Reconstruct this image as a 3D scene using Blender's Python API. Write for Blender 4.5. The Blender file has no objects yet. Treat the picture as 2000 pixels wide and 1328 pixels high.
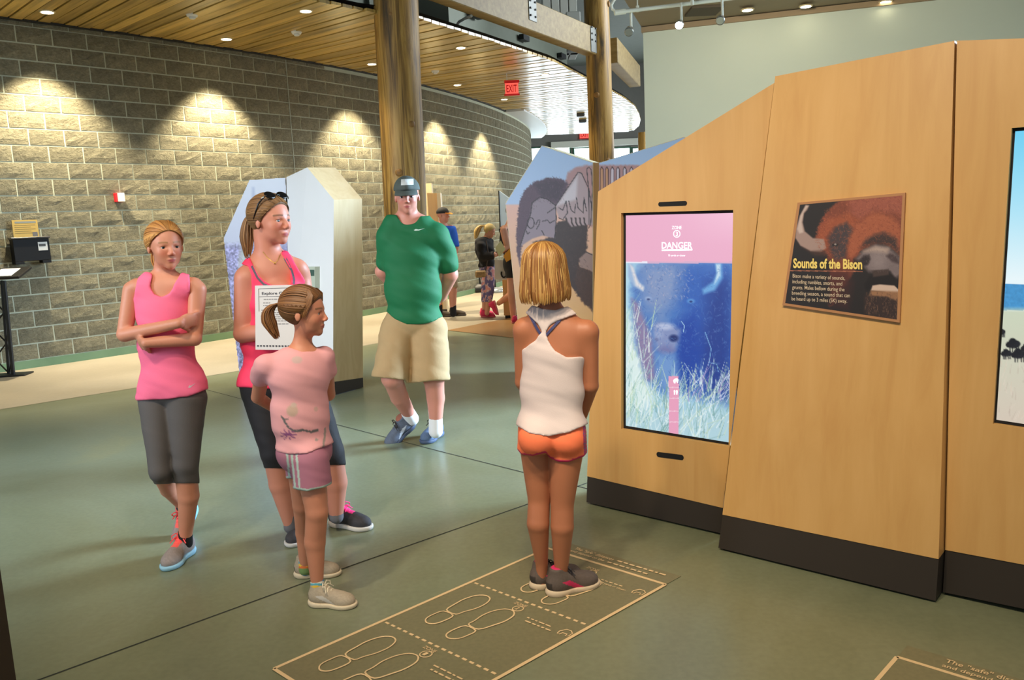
import bpy, math, random
import numpy as np
from mathutils import Vector, Matrix
random.seed(7)
rng = np.random.default_rng(11)
scene = bpy.context.scene
COL = scene.collection

# ---------------------------------------------------------------- camera
F, PITCH, ROLL, CAMH = 1583.2, 0.145746, -0.046415, 1.55
_c, _s = math.cos(PITCH), math.sin(PITCH)
_cr, _sr = math.cos(ROLL), math.sin(ROLL)
FWD = Vector((0, _c, -_s)); _up = Vector((0, _s, _c)); _rt = Vector((1, 0, 0))
RT = _rt*_cr + _up*_sr
UP = -_rt*_sr + _up*_cr
EYE = Vector((0, 0, CAMH))
cd = bpy.data.cameras.new('camera'); cam = bpy.data.objects.new('camera', cd); COL.objects.link(cam)
cd.sensor_width = 36; cd.lens = F/2000*36; cd.clip_start = .05; cd.clip_end = 200
M4 = Matrix.Identity(4)
for i in range(3):
    M4[i][0] = RT[i]; M4[i][1] = UP[i]; M4[i][2] = -FWD[i]; M4[i][3] = EYE[i]
cam.matrix_world = M4
scene.camera = cam

# ---------------------------------------------------------------- world, light, exposure
w = bpy.data.worlds.new('world'); scene.world = w; w.use_nodes = True
bg = w.node_tree.nodes['Background']; bg.inputs[0].default_value = (.76, .88, 1.0, 1); bg.inputs[1].default_value = .21
vs = scene.view_settings
vs.view_transform = 'Standard'; vs.look = 'None'; vs.gamma = 1; vs.use_curve_mapping = False; vs.exposure = 0.8

def area_light(name, loc, target, sx, sy, energy, color, spread=180):
    l = bpy.data.lights.new(name, 'AREA'); l.shape = 'RECTANGLE'; l.size = sx; l.size_y = sy; l.energy = energy; l.color = color; l.spread = math.radians(spread)
    o = bpy.data.objects.new(name, l); COL.objects.link(o); o.location = loc
    o.rotation_euler = (Vector(target)-Vector(loc)).to_track_quat('-Z', 'Y').to_euler()
    return o
def spot_light(name, loc, target, energy, angle, blend, color, size=.04):
    l = bpy.data.lights.new(name, 'SPOT'); l.energy = energy; l.spot_size = math.radians(angle); l.spot_blend = blend
    l.color = color; l.shadow_soft_size = size
    o = bpy.data.objects.new(name, l); COL.objects.link(o); o.location = loc
    o.rotation_euler = (Vector(target)-Vector(loc)).to_track_quat('-Z', 'Y').to_euler()
    return o
area_light('daylight_window_right', (7.6, 7.3, 3.0), (-1.2, 5.9, .1), 2.6, 2.4, 260, (.55, .76, 1.0), 62)
area_light('upper_fill_light', (6.6, 15, 6.1), (.5, 14.5, 5.0), 5, 1.2, 120, (.86, .94, 1.0), 110)  # unseen area light added to brighten the beams and upper logs
area_light('far_hall_fill_light', (8.5, 22, 3.2), (1, 23, 2.0), 5, 2.4, 260, (.86, .94, 1.0), 150)  # unseen area light added to lift the dark far hall
area_light('left_fill_light', (-5.6, 1.6, 2.8), (-1.8, 7.0, 1.2), 3.2, 2.2, 46, (.80, .90, 1.0), 70)  # unseen area light, placed and narrowed to brighten the white kiosk
for x, y, tx, ty, tz, e, a in [(-.6, 1.2, 1.0, 3.4, 1.0, 140, 75), (.6, .6, 1.7, 2.9, 1.0, 110, 75), (-1.8, 1.3, -1.2, 4.0, .9, 165, 70), (.0, 1.2, -.1, 3.3, .8, 105, 75), (.5, 7.6, -1.6, 7.7, 1.9, 110, 32), (2.6, 8.2, 4.2, 11.2, 3.2, 95, 120)]:
    spot_light('added_warm_spot', (x, y, 3.9), (tx, ty, tz), e, a, .9, (1.0, .83, .61), .12)  # unseen warm spots added to brighten cabinets, people, kiosk and sage wall

# ---------------------------------------------------------------- projection helpers
def ray(x, y):
    return (RT*(x-1000) + UP*(664-y) + FWD*F)
def at(x, y, Y):
    d = ray(x, y); return EYE + d*(Y/d.y)
def onz(x, y, z=0.):
    d = ray(x, y); return EYE + d*((z-CAMH)/d.z)
def onplane(x, y, p0, n):
    d = ray(x, y); return EYE + d*((Vector(p0)-EYE).dot(n)/d.dot(n))
def mpp(P):                                    # metres per photo pixel at a point
    return (Vector(P)-EYE).dot(FWD)/F
RTn, UPn, FWn, EYn = (np.array(v) for v in (RT, UP, FWD, EYE))
def toimg(P):                                  # (N,3) -> design coordinates of the prints
    d = P-EYn; z = d@FWn
    return 1000+(d@RTn)*F/z, 664-(d@UPn)*F/z

# ---------------------------------------------------------------- object helpers
def tag(o, label=None, cat=None, group=None, kind=None):
    if label: o['label'] = label
    if cat: o['category'] = cat
    if group: o['group'] = group
    if kind: o['kind'] = kind
    return o
def empty(name, loc, label=None, cat=None, group=None, kind=None):
    o = bpy.data.objects.new(name, None); COL.objects.link(o); o.location = loc; o.empty_display_size = .1
    return tag(o, label, cat, group, kind)
def link(name, me, parent=None, mat=None):
    o = bpy.data.objects.new(name, me); COL.objects.link(o)
    if mat is not None and not me.materials: me.materials.append(mat)
    if parent is not None:
        o.parent = parent; o.matrix_parent_inverse = Matrix.Translation(parent.location).inverted() if parent.type == 'EMPTY' else parent.matrix_basis.inverted()
    return o
def mesh(name, v, f, mat=None, parent=None, smooth=False):
    me = bpy.data.meshes.new(name); me.from_pydata([tuple(map(float, a)) for a in v], [], [tuple(map(int, a)) for a in f])
    me.validate(); me.update()
    if smooth: me.shade_smooth()
    return link(name, me, parent, mat)
class MB:
    def __init__(s): s.v = []; s.f = []
    def add(s, v, f):
        n = len(s.v); s.v += [tuple(a) for a in v]; s.f += [tuple(i+n for i in q) for q in f]; return s
    def box(s, lo, hi, fr=None, bev=0.):
        lo = Vector(lo); hi = Vector(hi)
        if bev:
            v = []; f = []
            import itertools
            idx = {}
            for ax in range(3):
                for sg in itertools.product((0, 1), repeat=3):
                    p = [hi[i] if sg[i] else lo[i] for i in range(3)]
                    for i in range(3):
                        if i != ax: p[i] += -bev if sg[i] else bev
                    idx[(ax, sg)] = len(v); v.append(tuple(p))
            for ax in range(3):
                a, b = (ax+1) % 3, (ax+2) % 3
                for e in (0, 1):
                    q = []
                    for sa, sb in ((0, 0), (1, 0), (1, 1), (0, 1)):
                        sg = [0, 0, 0]; sg[ax] = e; sg[a] = sa; sg[b] = sb; q.append(idx[(ax, tuple(sg))])
                    f.append(tuple(q if e else q[::-1]))
            for ax in range(3):                      # edges along ax
                a, b = (ax+1) % 3, (ax+2) % 3
                for sa in (0, 1):
                    for sb in (0, 1):
                        s0 = [0]*3; s0[a] = sa; s0[b] = sb; s1 = list(s0); s1[ax] = 1
                        q = [idx[(a, tuple(s0))], idx[(b, tuple(s0))], idx[(b, tuple(s1))], idx[(a, tuple(s1))]]
                        f.append(tuple(q if sa == sb else q[::-1]))
            for sg in itertools.product((0, 1), repeat=3):
                q = [idx[(ax, sg)] for ax in range(3)]
                f.append(tuple(q if sum(sg) % 2 else q[::-1]))
        else:
            v = [(x, y, z) for z in (lo.z, hi.z) for y in (lo.y, hi.y) for x in (lo.x, hi.x)]
            f = [(0, 2, 3, 1), (4, 5, 7, 6), (0, 1, 5, 4), (2, 6, 7, 3), (0, 4, 6, 2), (1, 3, 7, 5)]
        if fr is not None: v = [tuple(fr @ Vector(p)) for p in v]
        return s.add(v, f)
    def tube(s, pts, r, n=8, cap=True, flat=1.):
        pts = [Vector(p) for p in pts]; rs = r if isinstance(r, (list, tuple)) else [r]*len(pts)
        rings = []; ref = Vector((0, 0, 1))
        t0 = (pts[1]-pts[0]).normalized()
        if abs(t0.dot(ref)) > .95: ref = Vector((0, 1, 0))
        a = t0.cross(ref).normalized()
        for i, p in enumerate(pts):
            t = (pts[min(i+1, len(pts)-1)]-pts[max(i-1, 0)]).normalized()
            a = (a - t*a.dot(t)).normalized(); b = t.cross(a)
            rings.append([p + (a*math.cos(2*math.pi*k/n) + b*math.sin(2*math.pi*k/n)*flat)*rs[i] for k in range(n)])
        v = [p for q in rings for p in q]; f = []
        for i in range(len(pts)-1):
            for k in range(n):
                f.append((i*n+k, i*n+(k+1) % n, (i+1)*n+(k+1) % n, (i+1)*n+k))
        if cap:
            f.append(tuple(range(n))[::-1]); f.append(tuple((len(pts)-1)*n+k for k in range(n)))
        return s.add(v, f)
    def lathe(s, prof, n=20, fr=None):
        v = []; f = []
        for r, z in prof:
            for k in range(n): v.append(Vector((r*math.cos(2*math.pi*k/n), r*math.sin(2*math.pi*k/n), z)))
        for i in range(len(prof)-1):
            for k in range(n): f.append((i*n+k, i*n+(k+1) % n, (i+1)*n+(k+1) % n, (i+1)*n+k))
        f.append(tuple(range(n))[::-1]); f.append(tuple((len(prof)-1)*n+k for k in range(n)))
        if fr is not None: v = [fr @ p for p in v]
        return s.add(v, f)
    def prism(s, poly, off):                    # closed polygon (3D points) extruded by a vector
        poly = [Vector(p) for p in poly]; off = Vector(off); n = len(poly)
        nrm = Vector((0, 0, 0))
        for i in range(n): nrm += poly[i].cross(poly[(i+1) % n])
        if nrm.dot(off) > 0: poly = poly[::-1]
        v = poly + [p+off for p in poly]
        f = [tuple(range(n)), tuple(range(n, 2*n))[::-1]] + [(i, n+i, n+(i+1) % n, (i+1) % n) for i in range(n)]
        return s.add(v, f)
    def build(s, name, mat=None, parent=None, smooth=False): return mesh(name, s.v, s.f, mat, parent, smooth)
def lookat_frame(p, x, y):                      # 4x4 with given local x and y axes
    x = Vector(x).normalized(); y = Vector(y); y = (y - x*y.dot(x)).normalized(); z = x.cross(y)
    m = Matrix.Identity(4)
    for i in range(3): m[i][0] = x[i]; m[i][1] = y[i]; m[i][2] = z[i]; m[i][3] = Vector(p)[i]
    return m

# ---------------------------------------------------------------- materials
def lin(c): return tuple(((v/255)/12.92 if v <= 10.3 else ((v/255+.055)/1.055)**2.4) for v in c[:3])
def L4(c): return (*lin(c), 1)
MATS = {}
def mat(name, col, rough=.6, metal=0., bump=0., bscale=60., var=0., vscale=8., emit=None, estr=0., coat=0., spec=.5, rand=0.):
    """plain procedural material: sRGB colour with noise variation and fine relief"""
    if name in MATS: return MATS[name]
    m = bpy.data.materials.new(name); m.use_nodes = True; nt = m.node_tree; b = nt.nodes['Principled BSDF']
    b.inputs['Base Color'].default_value = L4(col); b.inputs['Roughness'].default_value = rough; b.inputs['Metallic'].default_value = metal
    b.inputs['Specular IOR Level'].default_value = spec; b.inputs['Coat Weight'].default_value = coat
    tc = nt.nodes.new('ShaderNodeTexCoord')
    if var or rand:
        no = nt.nodes.new('ShaderNodeTexNoise'); no.inputs['Scale'].default_value = vscale; no.inputs['Detail'].default_value = 5
        nt.links.new(tc.outputs['Object'], no.inputs['Vector'])
        hs = nt.nodes.new('ShaderNodeHueSaturation'); hs.inputs['Color'].default_value = L4(col)
        mr = nt.nodes.new('ShaderNodeMapRange'); mr.inputs[3].default_value = 1-var; mr.inputs[4].default_value = 1+var
        mr.inputs[1].default_value = .25; mr.inputs[2].default_value = .75
        nt.links.new(no.outputs['Fac'], mr.inputs[0])
        if rand:
            oi = nt.nodes.new('ShaderNodeObjectInfo'); m2 = nt.nodes.new('ShaderNodeMapRange'); m2.inputs[3].default_value = 1-rand; m2.inputs[4].default_value = 1+rand
            mu = nt.nodes.new('ShaderNodeMath'); mu.operation = 'MULTIPLY'
            nt.links.new(oi.outputs['Random'], m2.inputs[0]); nt.links.new(m2.outputs[0], mu.inputs[0]); nt.links.new(mr.outputs[0], mu.inputs[1]); nt.links.new(mu.outputs[0], hs.inputs['Value'])
        else: nt.links.new(mr.outputs[0], hs.inputs['Value'])
        nt.links.new(hs.outputs[0], b.inputs['Base Color'])
    if bump:
        n2 = nt.nodes.new('ShaderNodeTexNoise'); n2.inputs['Scale'].default_value = bscale; n2.inputs['Detail'].default_value = 4
        nt.links.new(tc.outputs['Object'], n2.inputs['Vector'])
        bp = nt.nodes.new('ShaderNodeBump'); bp.inputs['Strength'].default_value = bump; bp.inputs['Distance'].default_value = .01
        nt.links.new(n2.outputs['Fac'], bp.inputs['Height']); nt.links.new(bp.outputs[0], b.inputs['Normal'])
    if emit:
        b.inputs['Emission Color'].default_value = L4(emit); b.inputs['Emission Strength'].default_value = estr
    MATS[name] = m; return m
def ramp_mat(name, stops, scale, rough=.5, coord='Object', detail=6, distort=0., bump=0., coat=0., rand=0., rgain=.55, spec=.5, noise2=None):
    """procedural material: stretched noise through a colour ramp. scale = per-axis noise scale"""
    if name in MATS: return MATS[name]
    m = bpy.data.materials.new(name); m.use_nodes = True; nt = m.node_tree; b = nt.nodes['Principled BSDF']
    b.inputs['Roughness'].default_value = rough; b.inputs['Coat Weight'].default_value = coat; b.inputs['Coat Roughness'].default_value = .12
    b.inputs['Specular IOR Level'].default_value = spec
    tc = nt.nodes.new('ShaderNodeTexCoord'); mp = nt.nodes.new('ShaderNodeMapping'); mp.inputs['Scale'].default_value = scale
    nt.links.new(tc.outputs[coord], mp.inputs['Vector'])
    oi = nt.nodes.new('ShaderNodeObjectInfo')
    if rand:
        cx = nt.nodes.new('ShaderNodeCombineXYZ'); ms = nt.nodes.new('ShaderNodeMath'); ms.operation = 'MULTIPLY'; ms.inputs[1].default_value = 37.
        nt.links.new(oi.outputs['Random'], ms.inputs[0])
        for i in range(3): nt.links.new(ms.outputs[0], cx.inputs[i])
        nt.links.new(cx.outputs[0], mp.inputs['Location'])
    no = nt.nodes.new('ShaderNodeTexNoise'); no.inputs['Scale'].default_value = 1; no.inputs['Detail'].default_value = detail
    no.inputs['Roughness'].default_value = rgain; no.inputs['Distortion'].default_value = distort
    nt.links.new(mp.outputs[0], no.inputs['Vector'])
    rp = nt.nodes.new('ShaderNodeValToRGB'); els = rp.color_ramp.elements
    while len(els) < len(stops): els.new(.5)
    for e, (p, c) in zip(els, stops): e.position = p; e.color = L4(c)
    nt.links.new(no.outputs['Fac'], rp.inputs[0])
    out = rp.outputs[0]
    if noise2:                                  # second noise multiplies the value: (scale, low, high)
        n2 = nt.nodes.new('ShaderNodeTexNoise'); n2.inputs['Scale'].default_value = noise2[0]; n2.inputs['Detail'].default_value = 3
        nt.links.new(tc.outputs[coord], n2.inputs['Vector'])
        mr = nt.nodes.new('ShaderNodeMapRange'); mr.inputs[1].default_value = .3; mr.inputs[2].default_value = .7; mr.inputs[3].default_value = noise2[1]; mr.inputs[4].default_value = noise2[2]
        nt.links.new(n2.outputs['Fac'], mr.inputs[0])
        hs = nt.nodes.new('ShaderNodeHueSaturation'); nt.links.new(out, hs.inputs['Color']); nt.links.new(mr.outputs[0], hs.inputs['Value']); out = hs.outputs[0]
    if rand:
        hs = nt.nodes.new('ShaderNodeHueSaturation'); mr = nt.nodes.new('ShaderNodeMapRange'); mr.inputs[3].default_value = 1-rand; mr.inputs[4].default_value = 1+rand
        nt.links.new(oi.outputs['Random'], mr.inputs[0]); nt.links.new(mr.outputs[0], hs.inputs['Value']); nt.links.new(out, hs.inputs['Color']); out = hs.outputs[0]
    nt.links.new(out, b.inputs['Base Color'])
    if bump:
        bp = nt.nodes.new('ShaderNodeBump'); bp.inputs['Strength'].default_value = bump; bp.inputs['Distance'].default_value = .02
        nt.links.new(no.outputs['Fac'], bp.inputs['Height']); nt.links.new(bp.outputs[0], b.inputs['Normal'])
    MATS[name] = m; return m
def attr_mat(name, rough=.5, emit=0., bump=0., bscale=150., coat=0., spec=.5, base=1.):
    """colour from the mesh's own colour attribute: flat print, screens, skin tones"""
    if name in MATS: return MATS[name]
    m = bpy.data.materials.new(name); m.use_nodes = True; nt = m.node_tree; b = nt.nodes['Principled BSDF']
    a = nt.nodes.new('ShaderNodeAttribute'); a.attribute_name = 'Col'
    b.inputs['Roughness'].default_value = rough; b.inputs['Coat Weight'].default_value = coat; b.inputs['Specular IOR Level'].default_value = spec
    if emit:
        b.inputs['Base Color'].default_value = (.01, .01, .01, 1); nt.links.new(a.outputs['Color'], b.inputs['Emission Color']); b.inputs['Emission Strength'].default_value = emit
    else: nt.links.new(a.outputs['Color'], b.inputs['Base Color'])
    if bump:
        tc = nt.nodes.new('ShaderNodeTexCoord'); n2 = nt.nodes.new('ShaderNodeTexNoise'); n2.inputs['Scale'].default_value = bscale
        nt.links.new(tc.outputs['Object'], n2.inputs['Vector']); bp = nt.nodes.new('ShaderNodeBump'); bp.inputs['Strength'].default_value = bump; bp.inputs['Distance'].default_value = .004
        nt.links.new(n2.outputs['Fac'], bp.inputs['Height']); nt.links.new(bp.outputs[0], b.inputs['Normal'])
    MATS[name] = m; return m
def srgb2lin(a):
    a = np.clip(a, 0, 255)/255.
    return np.where(a <= .04045, a/12.92, ((a+.055)/1.055)**2.4)
def set_col(me, rgb):                           # rgb (N,3) sRGB 0..255 per vertex
    a = me.color_attributes.new('Col', 'FLOAT_COLOR', 'POINT')
    buf = np.ones((len(me.vertices), 4), np.float32); buf[:, :3] = srgb2lin(np.asarray(rgb))
    a.data.foreach_set('color', buf.ravel())
# ---------------------------------------------------------------- lettering
def text_mesh(body, bold=0.):
    cu = bpy.data.curves.new('lettering', 'FONT'); cu.body = body; cu.size = 1; cu.offset = bold; cu.resolution_u = 3
    o = bpy.data.objects.new('lettering', cu); COL.objects.link(o)
    dg = bpy.context.evaluated_depsgraph_get(); dg.update()
    me = bpy.data.meshes.new_from_object(o.evaluated_get(dg)); bpy.data.objects.remove(o); bpy.data.curves.remove(cu)
    return me
def lettering(body, tl, tr, bl, material, parent, lift, bold=0., name='lettering'):
    """fit the text's box to three world corners; lift = small offset vector off the surface"""
    me = text_mesh(body, bold)
    n = len(me.vertices); co = np.empty(n*3); me.vertices.foreach_get('co', co); co = co.reshape(-1, 3)
    lo = co.min(0); hi = co.max(0)
    u = (co[:, 0]-lo[0])/(hi[0]-lo[0]); v = (hi[1]-co[:, 1])/(hi[1]-lo[1])
    tl, tr, bl = (np.array(p) for p in (tl, tr, bl))
    w_ = tl + u[:, None]*(tr-tl) + v[:, None]*(bl-tl) + np.array(lift)
    me.vertices.foreach_set('co', w_.ravel()); me.materials.clear(); me.update()
    return link(name, me, parent, material)
# ---------------------------------------------------------------- flat prints painted on a fine grid of vertices
def noise2(x, y, seed=0, oct=3):
    out = np.zeros_like(x); amp = 1.; tot = 0
    for o in range(oct):
        xi = np.floor(x).astype(int); yi = np.floor(y).astype(int); fx = x-xi; fy = y-yi
        fx = fx*fx*(3-2*fx); fy = fy*fy*(3-2*fy)
        def h(a, b):
            n = (a*374761393 + b*668265263 + (seed+o)*974711) & 0x7fffffff
            n = ((n ^ (n >> 13))*1274126177) & 0x7fffffff
            return ((n ^ (n >> 16)) & 0xffff)/65535.
        v = (h(xi, yi)*(1-fx)+h(xi+1, yi)*fx)*(1-fy) + (h(xi, yi+1)*(1-fx)+h(xi+1, yi+1)*fx)*fy
        out += v*amp; tot += amp; amp *= .5; x = x*2.03+11; y = y*2.03+7
    return out/tot
class Paint:
    """colour fields over points given in a design frame (ox, oy, sc): design = (img - o)*sc"""
    def __init__(s, x, y, ox, oy, sc):
        s.x = (x-ox)*sc; s.y = (y-oy)*sc; s.c = np.zeros((len(x), 3)); s.sc = sc
    def fill(s, col): s.c[:] = col
    def mix(s, a, col): s.c = s.c*(1-a[:, None]) + np.array(col, float)*a[:, None] if np.ndim(col) == 1 else s.c*(1-a[:, None])+col*a[:, None]
    def sdist(s, poly, wob=0., wsc=.05, seed=1):
        x, y = s.x, s.y
        if wob:
            x = x + (noise2(s.x*wsc, s.y*wsc, seed)-.5)*2*wob; y = y + (noise2(s.x*wsc+50, s.y*wsc, seed+5)-.5)*2*wob
        P = np.array(poly, float); d = np.full(len(x), 1e9); ins = np.zeros(len(x), bool)
        for i in range(len(P)):
            a = P[i]; b = P[(i+1) % len(P)]; e = b-a
            t = np.clip(((x-a[0])*e[0]+(y-a[1])*e[1])/(e@e+1e-9), 0, 1)
            d = np.minimum(d, np.hypot(x-a[0]-t*e[0], y-a[1]-t*e[1]))
            cnd = ((a[1] > y) != (b[1] > y)) & (x < (b[0]-a[0])*(y-a[1])/(b[1]-a[1]+1e-12)+a[0])
            ins ^= cnd
        return np.where(ins, -d, d)
    def poly(s, poly, col, soft=3., wob=0., wsc=.05, seed=1, alpha=1.):
        d = s.sdist(poly, wob, wsc, seed); s.mix(np.clip(.5-d/soft, 0, 1)*alpha, col)
    def ell(s, cx, cy, rx, ry, col, soft=.15, alpha=1., wob=0., wsc=.05, seed=3):
        x, y = s.x, s.y
        if wob: x = x + (noise2(s.x*wsc, s.y*wsc, seed)-.5)*2*wob; y = y + (noise2(s.x*wsc+50, s.y*wsc, seed+5)-.5)*2*wob
        d = np.hypot((x-cx)/rx, (y-cy)/ry); s.mix(np.clip((1-d)/soft+.5, 0, 1)*alpha, col)
    def line(s, pts, wd, col, alpha=1., soft=1.5):
        P = np.array(pts, float); d = np.full(len(s.x), 1e9)
        for a, b in zip(P[:-1], P[1:]):
            e = b-a; t = np.clip(((s.x-a[0])*e[0]+(s.y-a[1])*e[1])/(e@e+1e-9), 0, 1)
            d = np.minimum(d, np.hypot(s.x-a[0]-t*e[0], s.y-a[1]-t*e[1]))
        s.mix(np.clip(.5+(wd/2-d)/soft, 0, 1)*alpha, col)
    def strokes(s, n, x0, x1, y0, y1, ln, ang, spread, wd, cols, alpha, seed=2, poly=None):
        r = np.random.default_rng(seed)
        for i in range(n):
            a = [r.uniform(x0, x1), r.uniform(y0, y1)]
            if poly is not None:
                ins = False
                for (ax, ay), (bx, by) in zip(poly, poly[1:]+poly[:1]):
                    if (ay > a[1]) != (by > a[1]) and a[0] < (bx-ax)*(a[1]-ay)/(by-ay)+ax: ins = not ins
                if not ins: continue
            l = ln*r.uniform(.5, 1.2); t = math.radians(ang+r.normal()*spread)
            m = (np.abs(s.x-a[0]) < l+4) & (np.abs(s.y-a[1]) < l+4)
            if not m.any(): continue
            ex, ey = math.cos(t)*l, -math.sin(t)*l
            x = s.x[m]; y = s.y[m]; tt = np.clip(((x-a[0])*ex+(y-a[1])*ey)/(l*l), 0, 1)
            d = np.hypot(x-a[0]-tt*ex, y-a[1]-tt*ey)
            al = np.clip(.5+(wd*(1-.7*tt)/2-d)/1.5, 0, 1)*alpha
            c = np.array(cols[r.integers(len(cols))], float)
            s.c[m] = s.c[m]*(1-al[:, None])+c*al[:, None]
    def grain(s, sx, sy, amt, seed=9, mask=None):
        g = (noise2(s.x*sx, s.y*sy, seed)-.5)*2*amt
        if mask is not None: g = g*mask
        s.c = np.clip(s.c*(1+g[:, None]), 0, 255)
def grid_print(name, corners, nu, nv, painter, ox, oy, sc, material, parent, inside=None):
    """grid over a flat quad (tl, tr, br, bl world points); painter(Paint) colours it; inside = optional polygon clip"""
    tl, tr, br, bl = (np.array(c) for c in corners)
    u, v = np.meshgrid(np.linspace(0, 1, nu), np.linspace(0, 1, nv))
    u = u.ravel()[:, None]; v = v.ravel()[:, None]
    P = (tl*(1-u)+tr*u)*(1-v) + (bl*(1-u)+br*u)*v
    x, y = toimg(P); p = Paint(x, y, ox, oy, sc); painter(p)
    i = np.arange(nu*nv).reshape(nv, nu)
    q = np.stack([i[:-1, :-1], i[1:, :-1], i[1:, 1:], i[:-1, 1:]], -1).reshape(-1, 4)
    if inside is not None:
        k = p.sdist(inside) < .8; q = q[k[q].all(1)]
        used = np.unique(q); rm = np.full(nu*nv, -1); rm[used] = np.arange(len(used)); q = rm[q]; P = P[used]; p.c = p.c[used]
    o = mesh(name, P, q, material, parent)
    set_col(o.data, p.c); return o
# ================================================================ SETTING
M_conc = ramp_mat('polished_concrete', [(.25, (100, 107, 82)), (.45, (120, 125, 97)), (.6, (129, 135, 110)), (.8, (150, 144, 102))], (.55, .55, .55), rough=.30, detail=9, distort=.6, rgain=.62, noise2=(38., .93, 1.07))
M_beige = ramp_mat('beige_concrete', [(.3, (150, 140, 120)), (.6, (166, 156, 136)), (.8, (176, 166, 146))], (.8, .8, .8), rough=.45, detail=8, noise2=(30., .96, 1.04))
M_brown = ramp_mat('brown_concrete', [(.3, (128, 94, 52)), (.7, (150, 112, 66))], (.8, .8, .8), rough=.4, detail=8)
M_greenbase = ramp_mat('green_base', [(.3, (92, 122, 86)), (.7, (110, 138, 100))], (2, 2, 2), rough=.55)
M_dark = mat('dark_joint', (42, 44, 38), .8)
floor = mesh('floor', [(-14, -3, 0), (9, -3, 0), (9, 34, 0), (-14, 34, 0)], [(0, 1, 2, 3)], M_conc)
tag(floor, 'polished green and grey mottled concrete floor of the hall', 'floor', kind='structure')

# curved block wall in plan: s -> point and heading
_S = np.linspace(-6, 20, 5201)
_T = .800103 + sum(k*(_S/10)**(i+1) for i, k in enumerate((.295308, .324265, -.173372, -.071547, .053008)))
_T[_S < -2] = _T[np.argmin(abs(_S+2))]
_X = np.cumsum(np.cos(_T))*(_S[1]-_S[0]); _Y = np.cumsum(np.sin(_T))*(_S[1]-_S[0])
_i0 = np.argmin(abs(_S)); _X += -5.829379-_X[_i0]; _Y += 10.27947-_Y[_i0]
def wallp(s, out=0.):
    t = np.interp(s, _S, _T); x = np.interp(s, _S, _X); y = np.interp(s, _S, _Y)
    return Vector((x+math.sin(t)*out, y-math.cos(t)*out, 0)), t
def ribbon(name, s0, s1, o0, o1, z0, z1, m, parent, n=120):
    """solid strip following the wall between two offsets and two heights"""
    v = []; f = []
    for i in range(n+1):
        s_ = s0+(s1-s0)*i/n
        for o_, z_ in ((o0, z0), (o1, z0), (o1, z1), (o0, z1)):
            p, t = wallp(s_, o_); v.append((p.x, p.y, z_))
    for i in range(n):
        for k in range(4): f.append((i*4+k, (i+1)*4+k, (i+1)*4+(k+1) % 4, i*4+(k+1) % 4))
    f += [(0, 1, 2, 3), (n*4+3, n*4+2, n*4+1, n*4)]
    return mesh(name, v, f, m, parent, smooth=False)
# beige strip along the wall, brown wedge, saw-cut joints: thin inlays lying in the floor
sv = []; sf = []
bx = [(-9.5, 4.6), (-6.2, 6.5), (-4.893, 7.562), (-3.944, 8.375), (-3.114, 9.136), (-1.976, 10.631), (-.943, 11.851), (-.156, 12.8), (1.2, 14.6), (3.0, 17.5), (4.5, 22), (5, 27)]
for i in range(81):
    a = i/80*(len(bx)-1); k = min(int(a), len(bx)-2); t = a-k
    ex, ey = bx[k][0]*(1-t)+bx[k+1][0]*t, bx[k][1]*(1-t)+bx[k+1][1]*t
    p, _ = wallp(-5.5 + 24*(i/80)**1.02, .02)
    sv += [(ex, ey, .002), (p.x, p.y, .002)]
sf = [(2*i, 2*i+2, 2*i+3, 2*i+1) for i in range(80)]
mesh('beige_strip', sv, sf, M_beige, floor)
mesh('brown_patch', [(-.943, 11.83, .004), (.0, 10.75, .004), (1.6, 9.4, .004), (3.2, 11.5, .004), (1.5, 14.9, .004), (-.156, 12.85, .004)], [(0, 1, 2, 3, 4, 5)], M_brown, floor)
def floor_line(pts, wd, name='floor_joint'):
    mb = MB()
    for a, b in zip(pts[:-1], pts[1:]):
        a = Vector((*a, .0015)); b = Vector((*b, .0015)); n = (b-a).normalized().cross(Vector((0, 0, 1)))*wd/2
        mb.add([a-n, b-n, b+n, a+n], [(0, 1, 2, 3)])
    mb.build(name, M_dark, floor)
floor_line([(-3.4, 1.23), (-1.754, 2.71), (-.766, 3.606), (.043, 4.294), (3.6, 7.4)], .008)
floor_line([(-5.2, 10.2), (-3.317, 8.285), (-1.423, 6.328), (-.511, 5.408), (.043, 4.86), (1.6, 3.3)], .008)
floor_line([(-1.9, 12.5), (-5.5, 8.0)], .006)

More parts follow.
